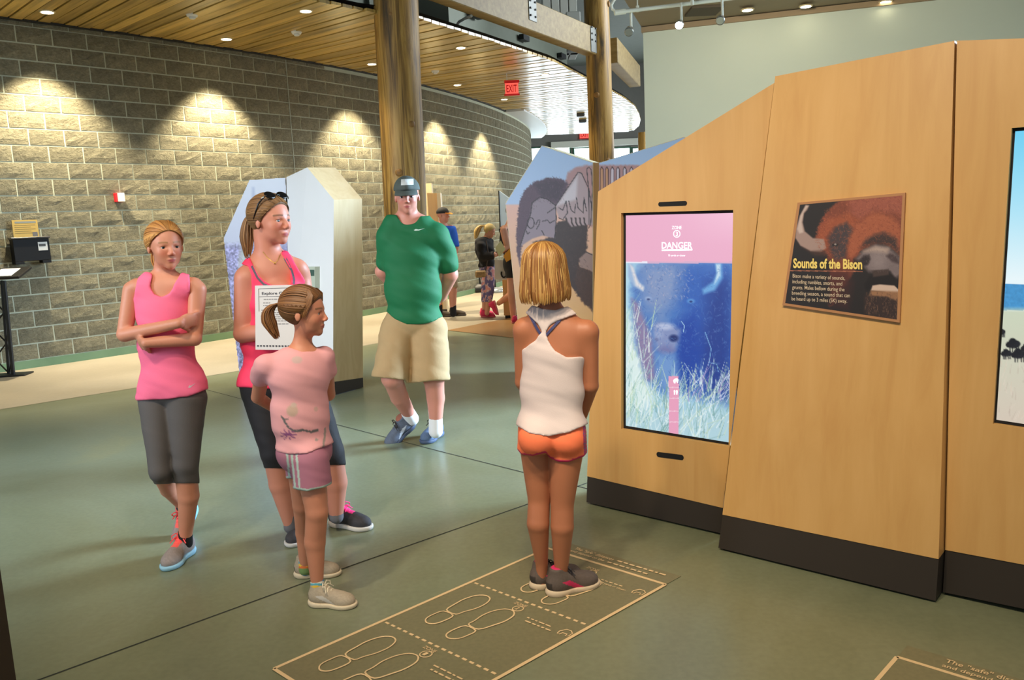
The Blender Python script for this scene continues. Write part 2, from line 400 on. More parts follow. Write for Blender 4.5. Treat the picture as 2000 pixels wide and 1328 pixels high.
# ---- block wall
M_block = ramp_mat('split_face_block', [(.3, (100, 95, 75)), (.5, (124, 119, 96)), (.72, (147, 142, 117))], (26, 60, 40), rough=.9, detail=8, distort=.8, bump=1.0, rand=.10, rgain=.7, noise2=(9., .8, 1.15))
M_mortar = mat('mortar', (180, 184, 162), .9, var=.06, vscale=20, bump=.3, bscale=120)
wall = empty('wall_left', (-5.83, 10.28, 0), 'curved wall of split-faced concrete blocks with pale mortar joints', 'wall', kind='structure')
CH, BW, Z0 = .2032, .4064, .1016
ribbon('mortar', -5.5, 19, -.25, -.001, 0, 4.45, M_mortar, wall)
ribbon('base_strip', -5.5, 19, -.2, .012, 0, Z0, M_greenbase, wall)
def block_mesh(seed, wd, h):
    r = np.random.default_rng(seed); nx, nz = 4, 3
    v = []; f = []
    for k in range(nz+1):
        for i in range(nx+1):
            ed = i in (0, nx) or k in (0, nz)
            y = .003 if ed else .009+r.uniform(-.005, .007)
            v.append((wd*(i/nx-.5)+(0 if i in (0, nx) else r.uniform(-.02, .02)), -y, h*(k/nz-.5)+(0 if k in (0, nz) else r.uniform(-.012, .012))))
    for k in range(nz):
        for i in range(nx): f.append((k*(nx+1)+i, k*(nx+1)+i+1, (k+1)*(nx+1)+i+1, (k+1)*(nx+1)+i))
    n = len(v); ring = [i for i in range(nx+1)] + [(k)*(nx+1)+nx for k in range(1, nz+1)] + [nz*(nx+1)+i for i in range(nx-1, -1, -1)] + [k*(nx+1) for k in range(nz-1, 0, -1)]
    for i in ring: v.append((v[i][0], .03, v[i][2]))
    for j in range(len(ring)): f.append((ring[j], n+j, n+(j+1) % len(ring), ring[(j+1) % len(ring)]))
    return v, f
BV = []
for q in range(14):
    v, f = block_mesh(100+q, BW-.017, CH-.017); me = bpy.data.meshes.new('brick'); me.from_pydata(v, [], f); me.update(); me.materials.append(M_block); BV.append((me, np.array(v), f))
hv, hf = block_mesh(300, BW/2-.011, CH-.011)
HB = bpy.data.meshes.new('half_brick'); HB.from_pydata(hv, [], hf); HB.update(); HB.materials.append(M_block)
HT = bpy.data.meshes.new('cap_brick'); _v, _f = block_mesh(301, BW-.011, .085); HT.from_pydata(_v, [], _f); HT.update(); HT.materials.append(M_block)
cand = []
for c in range(20):                               # courses from the top
    for j in range(-3, 46):
        u = j + (.5 if c % 2 == 0 else 0)        # block centre in block units
        if u < (-1.0 if c < 4 else -1.6 if c < 10 else -2.1): continue
        cand.append((u, c))
for j in range(-1, 12): cand.append((j+0., 20))  # cap half course
cand.sort()
rest = MB(); nb = 0
for u, c in cand:
    p, t = wallp(u*BW); z = Z0+(20-c-.5)*CH if c < 20 else Z0+20*CH+.045
    fr = Matrix.Translation((p.x, p.y, z)) @ Matrix.Rotation(t, 4, 'Z')
    k = rng.integers(14)
    if nb < 300:
        if c % 2 == 0 and c < 20 and u == 9.5:      # the block cut by the vertical control joint
            for sg in (-1, 1):
                o = link('brick', HB, None); o.parent = wall; o.matrix_basis = Matrix.Translation(-Vector(wall.location)) @ fr @ Matrix.Translation((sg*BW/4, 0, 0)); nb += 1
            continue
        o = link('brick', BV[k][0] if c < 20 else HT, None); o.parent = wall
        o.matrix_basis = Matrix.Translation(-Vector(wall.location)) @ fr; nb += 1
    else:
        v = BV[k][1] if c < 20 else np.array(_v)
        rest.add([fr @ Vector(a) for a in v], BV[k][2])
o = rest.build('brick_rest', M_block, wall); o['kind'] = 'stuff'
pj, tj = wallp(9.5*BW, .006); mj = MB(); mj.box((-.006, -.003, Z0), (.006, .012, 4.2), Matrix.Translation(pj) @ Matrix.Rotation(tj, 4, 'Z'))
mj.build('control_joint', mat('sealant', (166, 172, 156), .7), wall)
ribbon('top_channel', -5.5, 13.2, -.2, .05, 4.215, 4.31, mat('dark_channel', (38, 36, 30), .7), wall)

# ---- wooden slat ceiling
M_plank = ramp_mat('varnished_pine', [(.22, (84, 74, 44)), (.36, (156, 130, 68)), (.5, (196, 164, 90)), (.66, (208, 176, 98)), (.85, (180, 140, 72))], (.9, 16, 9), rough=.32, detail=6, distort=.5, coat=.25, rand=.30, rgain=.6)
ceil = empty('ceiling', (-2, 13, 4.27), 'varnished knotty pine plank ceiling curving along the block wall', 'ceiling', kind='structure')
EDGE = [(-9, 3.4), (-6, 6.4), (-2.02, 10.23), (-1.72, 10.6), (-1.04, 11.14), (-.17, 12.57), (.93, 14.49), (1.69, 16.43), (2.42, 18.2), (2.9, 19.46), (3.34, 20.86), (3.7, 22.44), (3.97, 23.86), (4.16, 25.3), (4.21, 26.42), (4.05, 26.95), (3.7, 27.1), (2.79, 27.0), (.5, 26.8)]
def edge_hit(p, d):
    best = None
    for a, b in zip(EDGE[:-1], EDGE[1:]):
        ex, ey = b[0]-a[0], b[1]-a[1]; den = d[0]*ey-d[1]*ex
        if abs(den) < 1e-9: continue
        t = ((a[0]-p.x)*ey-(a[1]-p.y)*ex)/den; u = ((a[0]-p.x)*d[1]-(a[1]-p.y)*d[0])/den
        if t > 0 and -1e-6 <= u <= 1.000001 and (best is None or t < best): best = t
    return best
PP = .155; zc = 4.27
s_ = -3.4; npl = 0; seam_s = 11.9
while s_ < 18.25:
    p, t = wallp(s_, 0); tt = t + .10*math.sin(s_*.4)*0
    d = (math.sin(tt), -math.cos(tt)); L = edge_hit(p, d)
    if L is None: s_ += PP; continue
    L = min(L, 9.0); o1 = math.hypot(*d)
    wpl = PP-.020 if abs(s_-seam_s) > PP/2 else PP-.05
    wo = wpl*(1+L*.035)
    th = .030 + .012*((npl*7) % 5)/4
    a0 = .0 if s_ < seam_s else .45
    fr = lookat_frame((p.x, p.y, zc), (d[0], d[1], 0), (math.cos(tt), math.sin(tt), 0))
    v = [(a0, -wpl/2, 0), (L, -wo/2, 0), (L, wo/2, 0), (a0, wpl/2, 0)]
    v = v + [(x, y, -th) for x, y, z in v]
    o = mesh('plank', v, [(0, 1, 2, 3), (7, 6, 5, 4), (0, 4, 5, 1), (1, 5, 6, 2), (2, 6, 7, 3), (3, 7, 4, 0)], M_plank)
    o.parent = ceil; o.matrix_basis = Matrix.Translation(-Vector(ceil.location)) @ fr
    npl += 1; s_ += PP
# dark void above the planks
vv = []; ff = []
for i in range(61):
    ss = -3.4+22*i/60; p, t = wallp(ss); L = min(edge_hit(p, (math.sin(t), -math.cos(t))) or .2, 9)
    q = p + Vector((math.sin(t), -math.cos(t), 0))*(L-.06); vv += [(p.x, p.y, zc+.07), (q.x, q.y, zc+.07)]
ff = [(2*i, 2*i+1, 2*i+3, 2*i+2) for i in range(60)]
mesh('backing', vv, ff, mat('void_black', (22, 21, 18), .9), ceil)
ribbon('cove', 12.0, 18.8, 0, .5, 4.20, 4.262, mat('white_cove', (226, 228, 230), .5), ceil, 50)

# ---- upper roof, services above the plank ceiling
M_roof = mat('roof_grey', (132, 136, 128), .8, var=.04)
roof = mesh('ceiling', [(-14, -3, 6.9), (-14, 34, 6.9), (9, 34, 6.9), (9, -3, 6.9)], [(0, 1, 2, 3)], M_roof)
tag(roof, 'grey painted upper roof deck above the plank ceiling and beams', 'ceiling', kind='structure')
M_duct = mat('grey_duct', (112, 118, 104), .5, metal=.3, var=.05)
M_white = mat('white_paint', (226, 226, 214), .5)
def plan_box(name, a, b, wd, z0, z1, m, parent=None, bev=.0):
    a = Vector((*a, 0)); b = Vector((*b, 0)); L = (b-a).length
    return MB().box((0, -wd/2, z0), (L, wd/2, z1), lookat_frame(a, b-a, Vector((0, 0, 1)).cross(b-a)), bev).build(name, m, parent)
d1 = empty('air_duct', (-1.8, 11.6, 4.6), 'grey rectangular air duct above the edge of the plank ceiling', 'duct')
plan_box('duct_run', (-4.9, 11.0), (-1.9, 14.0), .5, 4.6, 5.3, M_duct, d1)
for k in range(4):
    plan_box('duct_flange', (-4.0+.6*k, 11.85+.6*k), (-3.96+.6*k, 11.89+.6*k), .56, 4.57, 5.33, M_duct, d1)
d2 = empty('air_duct', (.5, 15, 4.7), 'long dark grey duct with black outlets running behind the beam', 'duct')
plan_box('duct_run', (-1.1, 13.9), (1.2, 19.0), .7, 4.75, 5.4, M_duct, d2)
for k in range(3):
    p = Vector((-.75+.86*k+.34, 14.5+1.95*k-.15, 5.05))
    plan_box('outlet', (p.x, p.y), (p.x+.12, p.y+.27), .1, 5.0, 5.1, mat('black_plastic', (14, 14, 14), .5), d2)
c1 = MB().tube([at(889, 55, 12.4), at(896, 43, 12.4), at(908, 36, 12.3), at(921, 31, 12.1)], .02, 8).build('conduit', mat('pale_conduit', (196, 196, 188), .5))
tag(c1, 'pale curved conduit rising from the edge of the plank ceiling', 'conduit')
d3 = empty('white_duct', (1.3, 19.5, 5.4), 'white panelled duct box standing above the timber beam', 'duct')
for k in range(4):
    a = at(1060+17*k, 20, 19.5); b = at(1076+17*k, 20, 19.5)
    MB().box((a.x, 19.4, 5.3), (b.x-.01, 20.2, 6.88), None, .01).build('duct_panel', M_white, d3)
a = at(1106, 60, 19.0); b = at(1134, 60, 19.0); MB().box((a.x, 18.9, 5.3), (b.x, 19.6, 6.1), None, .02).build('duct_collar', mat('pale_grey_metal', (186, 188, 180), .5), d3)

# ---- log posts
M_log = ramp_mat('peeled_log', [(.28, (62, 50, 24)), (.42, (128, 94, 40)), (.52, (170, 130, 60)), (.64, (192, 154, 82)), (.78, (138, 88, 34))], (9, 9, .6), rough=.5, detail=8, distort=1.6, bump=.35, rgain=.62)
def log_post(name, base, r0, r1, h, seed, label, tilt=0.):
    v = []; n = 28; rows = 46
    r = np.random.default_rng(seed); ph = r.uniform(0, 6.28, 6)
    for i in range(rows+1):
        z = h*i/rows; rad = r0+(r1-r0)*i/rows
        cx = .015*math.sin(z*.9+ph[0])+tilt*z; cy = .015*math.sin(z*.7+ph[1])
        for k in range(n):
            a = 2*math.pi*k/n
            q = rad*(1+.02*math.sin(2*a+ph[2]+.4*z)+.012*math.sin(5*a+ph[3]+z)+.01*math.sin(3*z+2*a+ph[4]))
            v.append((base[0]+cx+q*math.cos(a), base[1]+cy+q*math.sin(a), z))
    f = [(i*n+k, i*n+(k+1) % n, (i+1)*n+(k+1) % n, (i+1)*n+k) for i in range(rows) for k in range(n)]
    root = empty(name, (base[0], base[1], 0), label, 'post')
    mesh('trunk', v, f, M_log, root, True)
    M_knot = mat('log_knot', (142, 102, 48), .6, var=.2, vscale=40)
    for i in range(7):
        a = r.uniform(math.pi, 2*math.pi); z = r.uniform(1.5, h-.8); rad = r0+(r1-r0)*z/h
        c = Vector((base[0]+tilt*z+rad*math.cos(a)*.985, base[1]+rad*math.sin(a)*.985, z)); out = Vector((math.cos(a), math.sin(a), 0))
        kn = MB().lathe([(.055, -.02), (.05, .004), (.03, .014), (.012, .018)], 12, lookat_frame(c, (-math.sin(a), math.cos(a), 0), (0, 0, 1))).build('knot', M_knot, root, True)
    return root
b1 = at(797, 640, 11.0); log_post('log_post', (b1.x, 11.0), .285, .28, 6.9, 3, 'thick peeled log post rising in front of the block wall', .03)
b2 = at(1171, 200, 15.6); log_post('log_post', (b2.x, 15.6), .245, .23, 6.9, 5, 'more distant peeled log post where the timber beam ends')
b3 = at(1257, 275, 24.0); log_post('log_post', (b3.x, 24.0), .16, .15, 3.9, 8, 'slim far log post half hidden behind the pale green wall')

# ---- timber beams
M_glu = ramp_mat('glulam', [(.3, (126, 104, 58)), (.5, (146, 122, 72)), (.7, (160, 138, 88))], (1.2, 14, 14), rough=.55, detail=6, distort=.4)
M_steel = mat('grey_steel', (98, 100, 96), .45, metal=.5)
def beam(p0, p1, wd, z0, z1, label, rec):
    a = Vector((*p0, 0)); b = Vector((*p1, 0)); L = (b-a).length; d = (b-a).normalized()
    root = empty('timber_beam', (a.x, a.y, z0), label, 'beam')
    fr = lookat_frame(a, d, Vector((0, 0, 1)).cross(d))
    MB().box((0, -wd/2, z0), (L, wd/2, z1), fr, .012).build('beam_body', M_glu, root)
    for s0, hh in rec:
        br = MB().box((s0-.12, -wd/2-.012, z1-.32 if hh else z0+.02), (s0+.12, -wd/2, z1+.04 if hh else z1-.02), fr).build('bracket', M_steel, root)
        mbb = MB()
        for i in (-1, 1):
            for k in (0, 1, 2): mbb.box((s0+i*.08-.014, -wd/2-.03, z1-.26+.11*k), (s0+i*.08+.014, -wd/2-.008, z1-.235+.11*k), fr)
        mbb.build('bolt', mat('dark_bolt', (52, 50, 46), .5, metal=.6), br)
    return root
zb0, zb1 = 4.48, 4.95
q0 = onz(859, 0, zb0); q1 = onz(1160, 108, zb0); dq = (q1-q0).normalized()
beam(((q0-dq*3).x, (q0-dq*3).y), (q1.x-.05, q1.y), .22, zb0, zb1, 'long glue-laminated timber beam running up to the log post', [(3+(onz(1017, 0, zb1)-q0).length*1.02, True), ((q1-q0).length+3-.16, False)])
q2 = onz(1196, 128, zb0); q3 = onz(1240, 170, zb0)
beam((q2.x-.05, q2.y-.25), (q3.x, q3.y), .26, zb0, zb1, 'short dark timber beam continuing behind the log post', [])

# ---- back wall with windows
YB = 30.
M_grey = mat('grey_wall', (128, 126, 120), .8, var=.03)
M_winlight = mat('daylight_glass', (235, 250, 255), .3, emit=(228, 246, 255), estr=4.5)
M_frame = mat('green_frame', (40, 84, 62), .5)
bw = mesh('wall_back', [(-10, YB, 0), (16, YB, 0), (16, YB, 6.9), (-10, YB, 6.9), (-10, YB+.3, 0), (16, YB+.3, 0), (16, YB+.3, 6.9), (-10, YB+.3, 6.9)], [(0, 1, 2, 3), (5, 4, 7, 6), (0, 3, 7, 4), (1, 5, 6, 2)], M_grey)
tag(bw, 'far grey wall with bright windows at the end of the hall', 'wall', kind='structure')
for i, (x0, x1) in enumerate([(1039, 1062), (1072, 1112), (1122, 1152), (1199, 1229), (1236, 1262)]):
    a = at(x0, 300, YB); b = at(x1, 300, YB)
    z1 = at((x0+x1)/2, 290, YB).z
    root = empty('window_%d' % (i+1), (a.x, YB, .7), 'bright far window, number %s from the block wall' % ['one', 'two', 'three', 'four', 'five'][i], 'window', kind='structure')
    fr = MB()
    for lo, hi in (((a.x-.06, YB-.06, .64), (b.x+.06, YB-.01, .7)), ((a.x-.06, YB-.06, z1), (b.x+.06, YB-.01, z1+.06)), ((a.x-.06, YB-.06, .7), (a.x, YB-.01, z1)), ((b.x, YB-.06, .7), (b.x+.06, YB-.01, z1)), ((a.x, YB-.05, 2.1), (b.x, YB-.01, 2.16))): fr.box(lo, hi)
    fr.build('window_frame', M_frame, root)
    for z0_, z1_ in ((.7, 2.1), (2.16, z1)):
        MB().box((a.x, YB-.03, z0_), (b.x, YB-.012, z1_)).build('pane', M_winlight, root)
a = at(1076, 280, YB-.1); b = at(1262, 280, YB-.1); zt = at(1170, 274, YB).z
tr = MB().box((a.x, YB-.2, zt-.22), (b.x, YB-.02, zt)).build('trim_1', M_white); tag(tr, 'white header band above the far windows', 'trim', kind='structure')
# ---- pale wall on the right with tan soffit
p0 = at(1256, 64, 12.0); ztop = p0.z; p1 = onz(1832, 0, ztop); dr = (p1-p0).normalized()
pe = p0 + dr*9; M_sage = mat('sage_paint', (212, 222, 206), .75, var=.015, vscale=2.)
wr = MB().box((0, 0, 0), (9, .2, ztop), lookat_frame((p0.x, p0.y, 0), dr, Vector((0, 0, 1)).cross(dr))).build('wall_right', M_sage)
tag(wr, 'tall pale sage green partition wall behind the exhibit cabinets', 'wall', kind='structure')
fr_r = lookat_frame((p0.x, p0.y, 0), dr, Vector((0, 0, 1)).cross(dr))
t2 = MB().box((-.02, -.04, ztop), (9, .22, ztop+.07), fr_r).build('trim_2', mat('tan_trim', (158, 136, 104), .6)); tag(t2, 'narrow tan trim along the top of the sage wall', 'trim', kind='structure')
M_tan = mat('tan_soffit', (150, 136, 112), .75, var=.02)
sof = MB().box((-.02, -4.2, ztop+.08), (9, .4, ztop+.4), fr_r).build('ceiling', M_tan); tag(sof, 'tan dropped soffit with small downlights above the sage wall', 'ceiling', kind='structure')
oa = onz(1337, 30, ztop+.07); ob = onz(1415, 10, ztop+.07)
rc_ = MB().box((min(oa.x, ob.x), min(oa.y, ob.y), ztop+.05), (max(oa.x, ob.x), max(oa.y, ob.y), ztop+.078)).build('soffit_recess', mat('recess_dark', (84, 76, 62), .8), sof)

# ---- lamps in the ceilings
M_lampglow = mat('lamp_glow', (255, 246, 224), .4, emit=(255, 238, 200), estr=9.)
M_ring = mat('lamp_ring', (206, 190, 150), .4)
def downlight(x, y, z, label, group, energy=0., ang=86, col=(1, .85, .60)):
    p = onz(x, y, z-.03)
    root = empty('downlight', (p.x, p.y, z-.03), label, 'light', group)
    MB().lathe([(.085, .0), (.09, .012), (.075, .02)], 20, Matrix.Translation((p.x, p.y, z-.045))).build('ring', M_ring, root)
    MB().lathe([(.066, .0), (.066, .01)], 20, Matrix.Translation((p.x, p.y, z-.0475))).build('lens', M_lampglow, root)
    if energy: spot_light('downlight_beam', (p.x, p.y, z-.07), (p.x, p.y, 0), energy, ang, .45, col, .05)
    return p
gl = 'recessed downlights in the plank ceiling'
WE = 560
downlight(92, 22, zc, 'recessed downlight in the planks nearest the left edge', gl, WE)
downlight(442, 75, zc, 'recessed downlight in the planks above the woman with sunglasses', gl, WE)
downlight(726, 124, zc, 'recessed downlight touching the left side of the thick log post', gl, WE)
downlight(893, 165, zc, 'recessed downlight near the wall, left of the EXIT sign', gl, WE)
downlight(985, 193, zc, 'recessed downlight just below the EXIT sign', gl, WE)
downlight(597, 20, zc, 'recessed downlight at the top, beside the pale smoke detector', gl, 90)
downlight(900, 92, zc, 'recessed downlight in the planks right of the thick log post', gl, 90)
downlight(1064, 144, zc, 'faint recessed downlight in the shiny far planks', gl, 40)
for x, lab in ((-5.9, 0),):                        # the row goes on outside the frame
    pass
gs = 'small downlights in the tan soffit'
for x, y, lab in ((1460, 18, 'small soffit downlight nearest the track light'), (1574, 11, 'middle small downlight of the tan soffit'), (1730, 2, 'small soffit downlight furthest right, at the top edge')):
    downlight(x, y, ztop+.08, lab, gs)
M_det = mat('detector_white', (214, 214, 206), .5)
for x, y, lab in ((375, 28, 'white smoke detector between the two left downlights'), (579, 62, 'white smoke detector under the top downlight, left of the log'), (850, 138, 'white smoke detector right of the thick log post')):
    p = onz(x, y, zc-.03); root = empty('smoke_detector', (p.x, p.y, zc-.03), lab, 'detector', 'smoke detectors on the plank ceiling')
    MB().lathe([(.07, .03), (.075, .0), (.06, -.03)], 20, Matrix.Translation((p.x, p.y, zc-.03))).build('housing', M_det, root, True)
    MB().lathe([(.04, .0), (.036, -.022), (.02, -.028)], 16, Matrix.Translation((p.x, p.y, zc-.06))).build('sensor', M_det, root, True)
for x, y in ((1134, 221), (1138, 233)):
    p = onz(x, y, zc-.03); tag(MB().box((p.x-.1, p.y-.1, zc-.12), (p.x+.1, p.y+.1, zc-.02), None, .02).build('ceiling_speaker', mat('dark_grey', (70, 70, 70), .6)), 'small dark box on the shiny far ceiling, %s of two' % ('nearer' if y < 225 else 'further'), 'speaker', 'dark boxes on the far ceiling')
# ---- exit signs
M_exitbox = mat('exit_acrylic', (255, 120, 110), .2, emit=(255, 96, 84), estr=.4)
M_exitred = mat('exit_red', (190, 10, 14), .4, emit=(190, 10, 14), estr=.15)
def exit_sign(x0, y0, x1, y1, Y, label):
    tl = at(x0, y0, Y); tr = at(x1, y0-1, Y); bl = at(x0, y1, Y)
    root = empty('exit_sign', tuple((tl+tr)/2), label, 'sign')
    MB().box((tl.x, Y-.01, bl.z), (tr.x, Y+.02, tl.z)).build('sign_plate', M_exitbox, root)
    MB().box((tl.x-.01, Y-.03, tl.z), (tr.x+.02, Y+.04, tl.z+.05)).build('housing', M_exitred, root)
    MB().box((tl.x-.02, Y-.02, bl.z-.03), (tr.x+.02, Y+.03, bl.z)).build('trim_rail', M_exitred, root)
    hgt = tl.z-bl.z; wx = tr.x-tl.x
    lettering('EXIT', (tl.x+.1*wx, Y-.012, tl.z-.16*hgt), (tl.x+.88*wx, Y-.012, tl.z-.16*hgt), (tl.x+.1*wx, Y-.012, bl.z+.14*hgt), M_exitred, root, (0, -.004, 0), .015)
    mm = MB(); mm.tube([(tl.x+.04, Y, tl.z+.05), (tl.x+.04, Y, zc-.02)], .008, 6).build('hanger', M_det, root)
exit_sign(986, 163, 1012, 184, 15.5, 'red EXIT sign hanging under the plank ceiling before the shiny part')
exit_sign(1132, 258, 1151, 270, 29.93, 'small far red EXIT sign beside the far log post')
# ---- track light
M_track = mat('track_cream', (222, 216, 192), .4)
M_chrome = mat('chrome_head', (196, 194, 186), .2, metal=.8)
tk = empty('track_light', tuple(at(1300, 10, 8.)), 'cream ceiling track rail with three hanging spot heads, middle one lit', 'track light')
ra, rb = at(1206, 24, 8.), at(1600, -24, 8.3)
MB().tube([ra, rb], .018, 10).build('rail', M_track, tk)
MB().tube([ra-(rb-ra).normalized()*.03, ra+(rb-ra).normalized()*.08], .026, 10).build('rail_end', M_track, tk)
MB().tube([ra, at(1196, 18, 8.), at(1194, 10, 8.), at(1198, 2, 8.), at(1206, -8, 8.), at(1216, -20, 8)], .014, 8).build('cable', M_track, tk)
for x in (1245, 1352):
    y = 24-(x-1206)*48/394
    MB().tube([at(x, y, 8.05), at(x-1, -40, 8.05)], .006, 6).build('suspension_wire', M_track, tk)
    MB().tube([at(x, y+4, 8.05), at(x, y-8, 8.05)], .016, 8).build('wire_clamp', M_track, tk)
for x, y, lit in ((1229, 60, 0), (1327, 47, 1), (1407, 38, 0)):
    yr = 24-(x-1206)*48/394
    p = at(x+3, yr-4, 8.05); q = at(x+4, y-4, 8.05); hd = empty('spot_head', tuple(q)) if False else None
    st = MB().tube([p, q], .012, 8).build('stem', M_track, tk)
    c = at(x, y, 8.0); dirv = Vector((-.25, -.72, -.55)).normalized()
    fr = lookat_frame(c, dirv.cross(Vector((0, 0, 1))), dirv.cross(dirv.cross(Vector((0, 0, 1)))))
    h = MB().lathe([(.018, .05), (.032, .035), (.04, .0), (.043, -.03)], 18, fr if fr.col[2].to_3d().dot(dirv) < 0 else fr @ Matrix.Rotation(math.pi, 4, 'X')).build('spot_head', M_chrome, tk, True)
    l = MB().lathe([(.036, .0), (.036, .006)], 16, Matrix.Translation(dirv*.031) @ (fr if fr.col[2].to_3d().dot(dirv) < 0 else fr @ Matrix.Rotation(math.pi, 4, 'X')))
    l.build('lens', mat('lens_lit', (255, 250, 235), .3, emit=(255, 240, 205), estr=120.) if lit else mat('lens_off', (150, 148, 140), .15, metal=.3), h)
# ================================================================ EXHIBIT CABINETS (right)
M_maple = ramp_mat('maple_veneer', [(.3, (205, 157, 92)), (.5, (211, 165, 99)), (.7, (216, 171, 106))], (14, 14, .9), rough=.42, detail=7, distort=.6, rgain=.6, noise2=(1.6, .96, 1.04))
M_maple_lt = ramp_mat('maple_veneer_pale', [(.3, (206, 184, 140)), (.5, (216, 196, 154)), (.7, (222, 204, 166))], (9, 9, .8), rough=.45, detail=7, distort=1.2)
M_base = mat('dark_bronze_base', (48, 40, 32), .6, var=.04, vscale=3.)
M_black = mat('black_gap', (9, 9, 9), .7)
def lean_plane(a, b, tan):                        # vertical-ish plane through two floor points leaning back
    a = Vector((*a, 0)); b = Vector((*b, 0)); d = (b-a).normalized(); n = d.cross(Vector((0, 0, 1)))
    if n.y > 0: n = -n                            # towards the camera
    return a, (n + Vector((0, 0, 1))*tan).normalized(), n
PA = lean_plane((.361, 4.252), (.947, 3.742), .042)
tA = onplane(1514, 148, PA[0], PA[1])
b_a = Vector((.906, 3.562, 0)); nB = Vector((.709, -.611, 0)).normalized().cross(Vector((0, 0, 1))); nB = -nB if nB.y > 0 else nB
lb = (b_a-tA).dot(nB)/tA.z
PB = lean_plane((.906, 3.562), (1.615, 2.951), lb)
tB = onplane(1868, 82, PB[0], PB[1])
nC = PB[2]
c_a = Vector((1.662, 3.026, 0)); PC = (c_a, (nC + Vector((0, 0, 1))*((c_a-tB).dot(nC)/tB.z)).normalized(), nC)
def PX(pl, pts): return [onplane(x, y, pl[0], pl[1]) for x, y in pts]
def strip_poly(pl, pts, off, name, m, parent, back=.35):
    P = [p + pl[1]*off for p in PX(pl, pts)]
    return MB().prism(P, -pl[2]*back).build(name, m, parent)
def frame_with_hole(pl, outer, hole, depth, name, m, parent):
    """front sheet with a rectangular opening (outer and hole as 4+ point loops, hole 4 points)"""
    O = PX(pl, outer); Hh = PX(pl, hole); back = -pl[2]*depth
    return O, Hh, back
# cabinet A ----------------------------------------------------------
cA = empty('exhibit_cabinet', (.65, 4.0, 0), 'maple cabinet with the bison DANGER screen and sloping top', 'cabinet')
holeA = [(1213, 416), (1432, 410), (1423, 872), (1213, 838)]
outA = [(1168, 374), (1512, 162), (1445, 700), (1412, 992), (1146.5, 930)]
O = PX(PA, outA); Hh = PX(PA, holeA); bk = -PA[2]
mb = MB()
v = O + Hh; mb.add(v, [(0, 5, 6, 1), (1, 6, 7, 2), (2, 7, 3), (3, 7, 8, 4), (4, 8, 5, 0)])
d_in = .03
mb.add(Hh+[p+bk*d_in for p in Hh], [(0, 4, 5, 1), (1, 5, 6, 2), (2, 6, 7, 3), (3, 7, 4, 0)])
oL = O[0], O[4]
mb.add(O+[p+bk*.34 for p in O], [(0, 1, 6, 5), (4, 0, 5, 9), (9, 5, 6, 7, 8)])
mb.build('carcass', M_maple, cA)
strip_poly(PA, [(1146.5, 930), (1420, 994), (1416, 1044), (1144.5, 981)], -.004, 'plinth', M_base, cA)
strip_poly(PA, [(1150, 978), (1412, 1040), (1411, 1046), (1152, 985)], -.05, 'toe_gap_shadow', M_black, cA, .25)  # black strip paints the shadow in the recess under the plinth
for k, q in enumerate([[(1286, 394), (1342, 392), (1342, 402), (1286, 403)], [(1283, 882), (1336, 889), (1335, 899), (1282, 892)]]):
    P = PX(PA, q); c = (P[0]+P[2])/2; ax = (P[1]-P[0]).normalized(); ay = PA[1].cross(ax); L = (P[1]-P[0]).length/2; h = (P[0]-P[3]).length/2
    pts = []
    for i in range(16):
        a = 2*math.pi*i/16; pts.append(c + ax*((L-h)*(1 if math.cos(a) > 0 else -1)+h*math.cos(a)) + ay*(h*math.sin(a)) + PA[1]*.002)
    MB().prism(pts, -PA[2]*.01).build('vent_slot', M_black, cA)
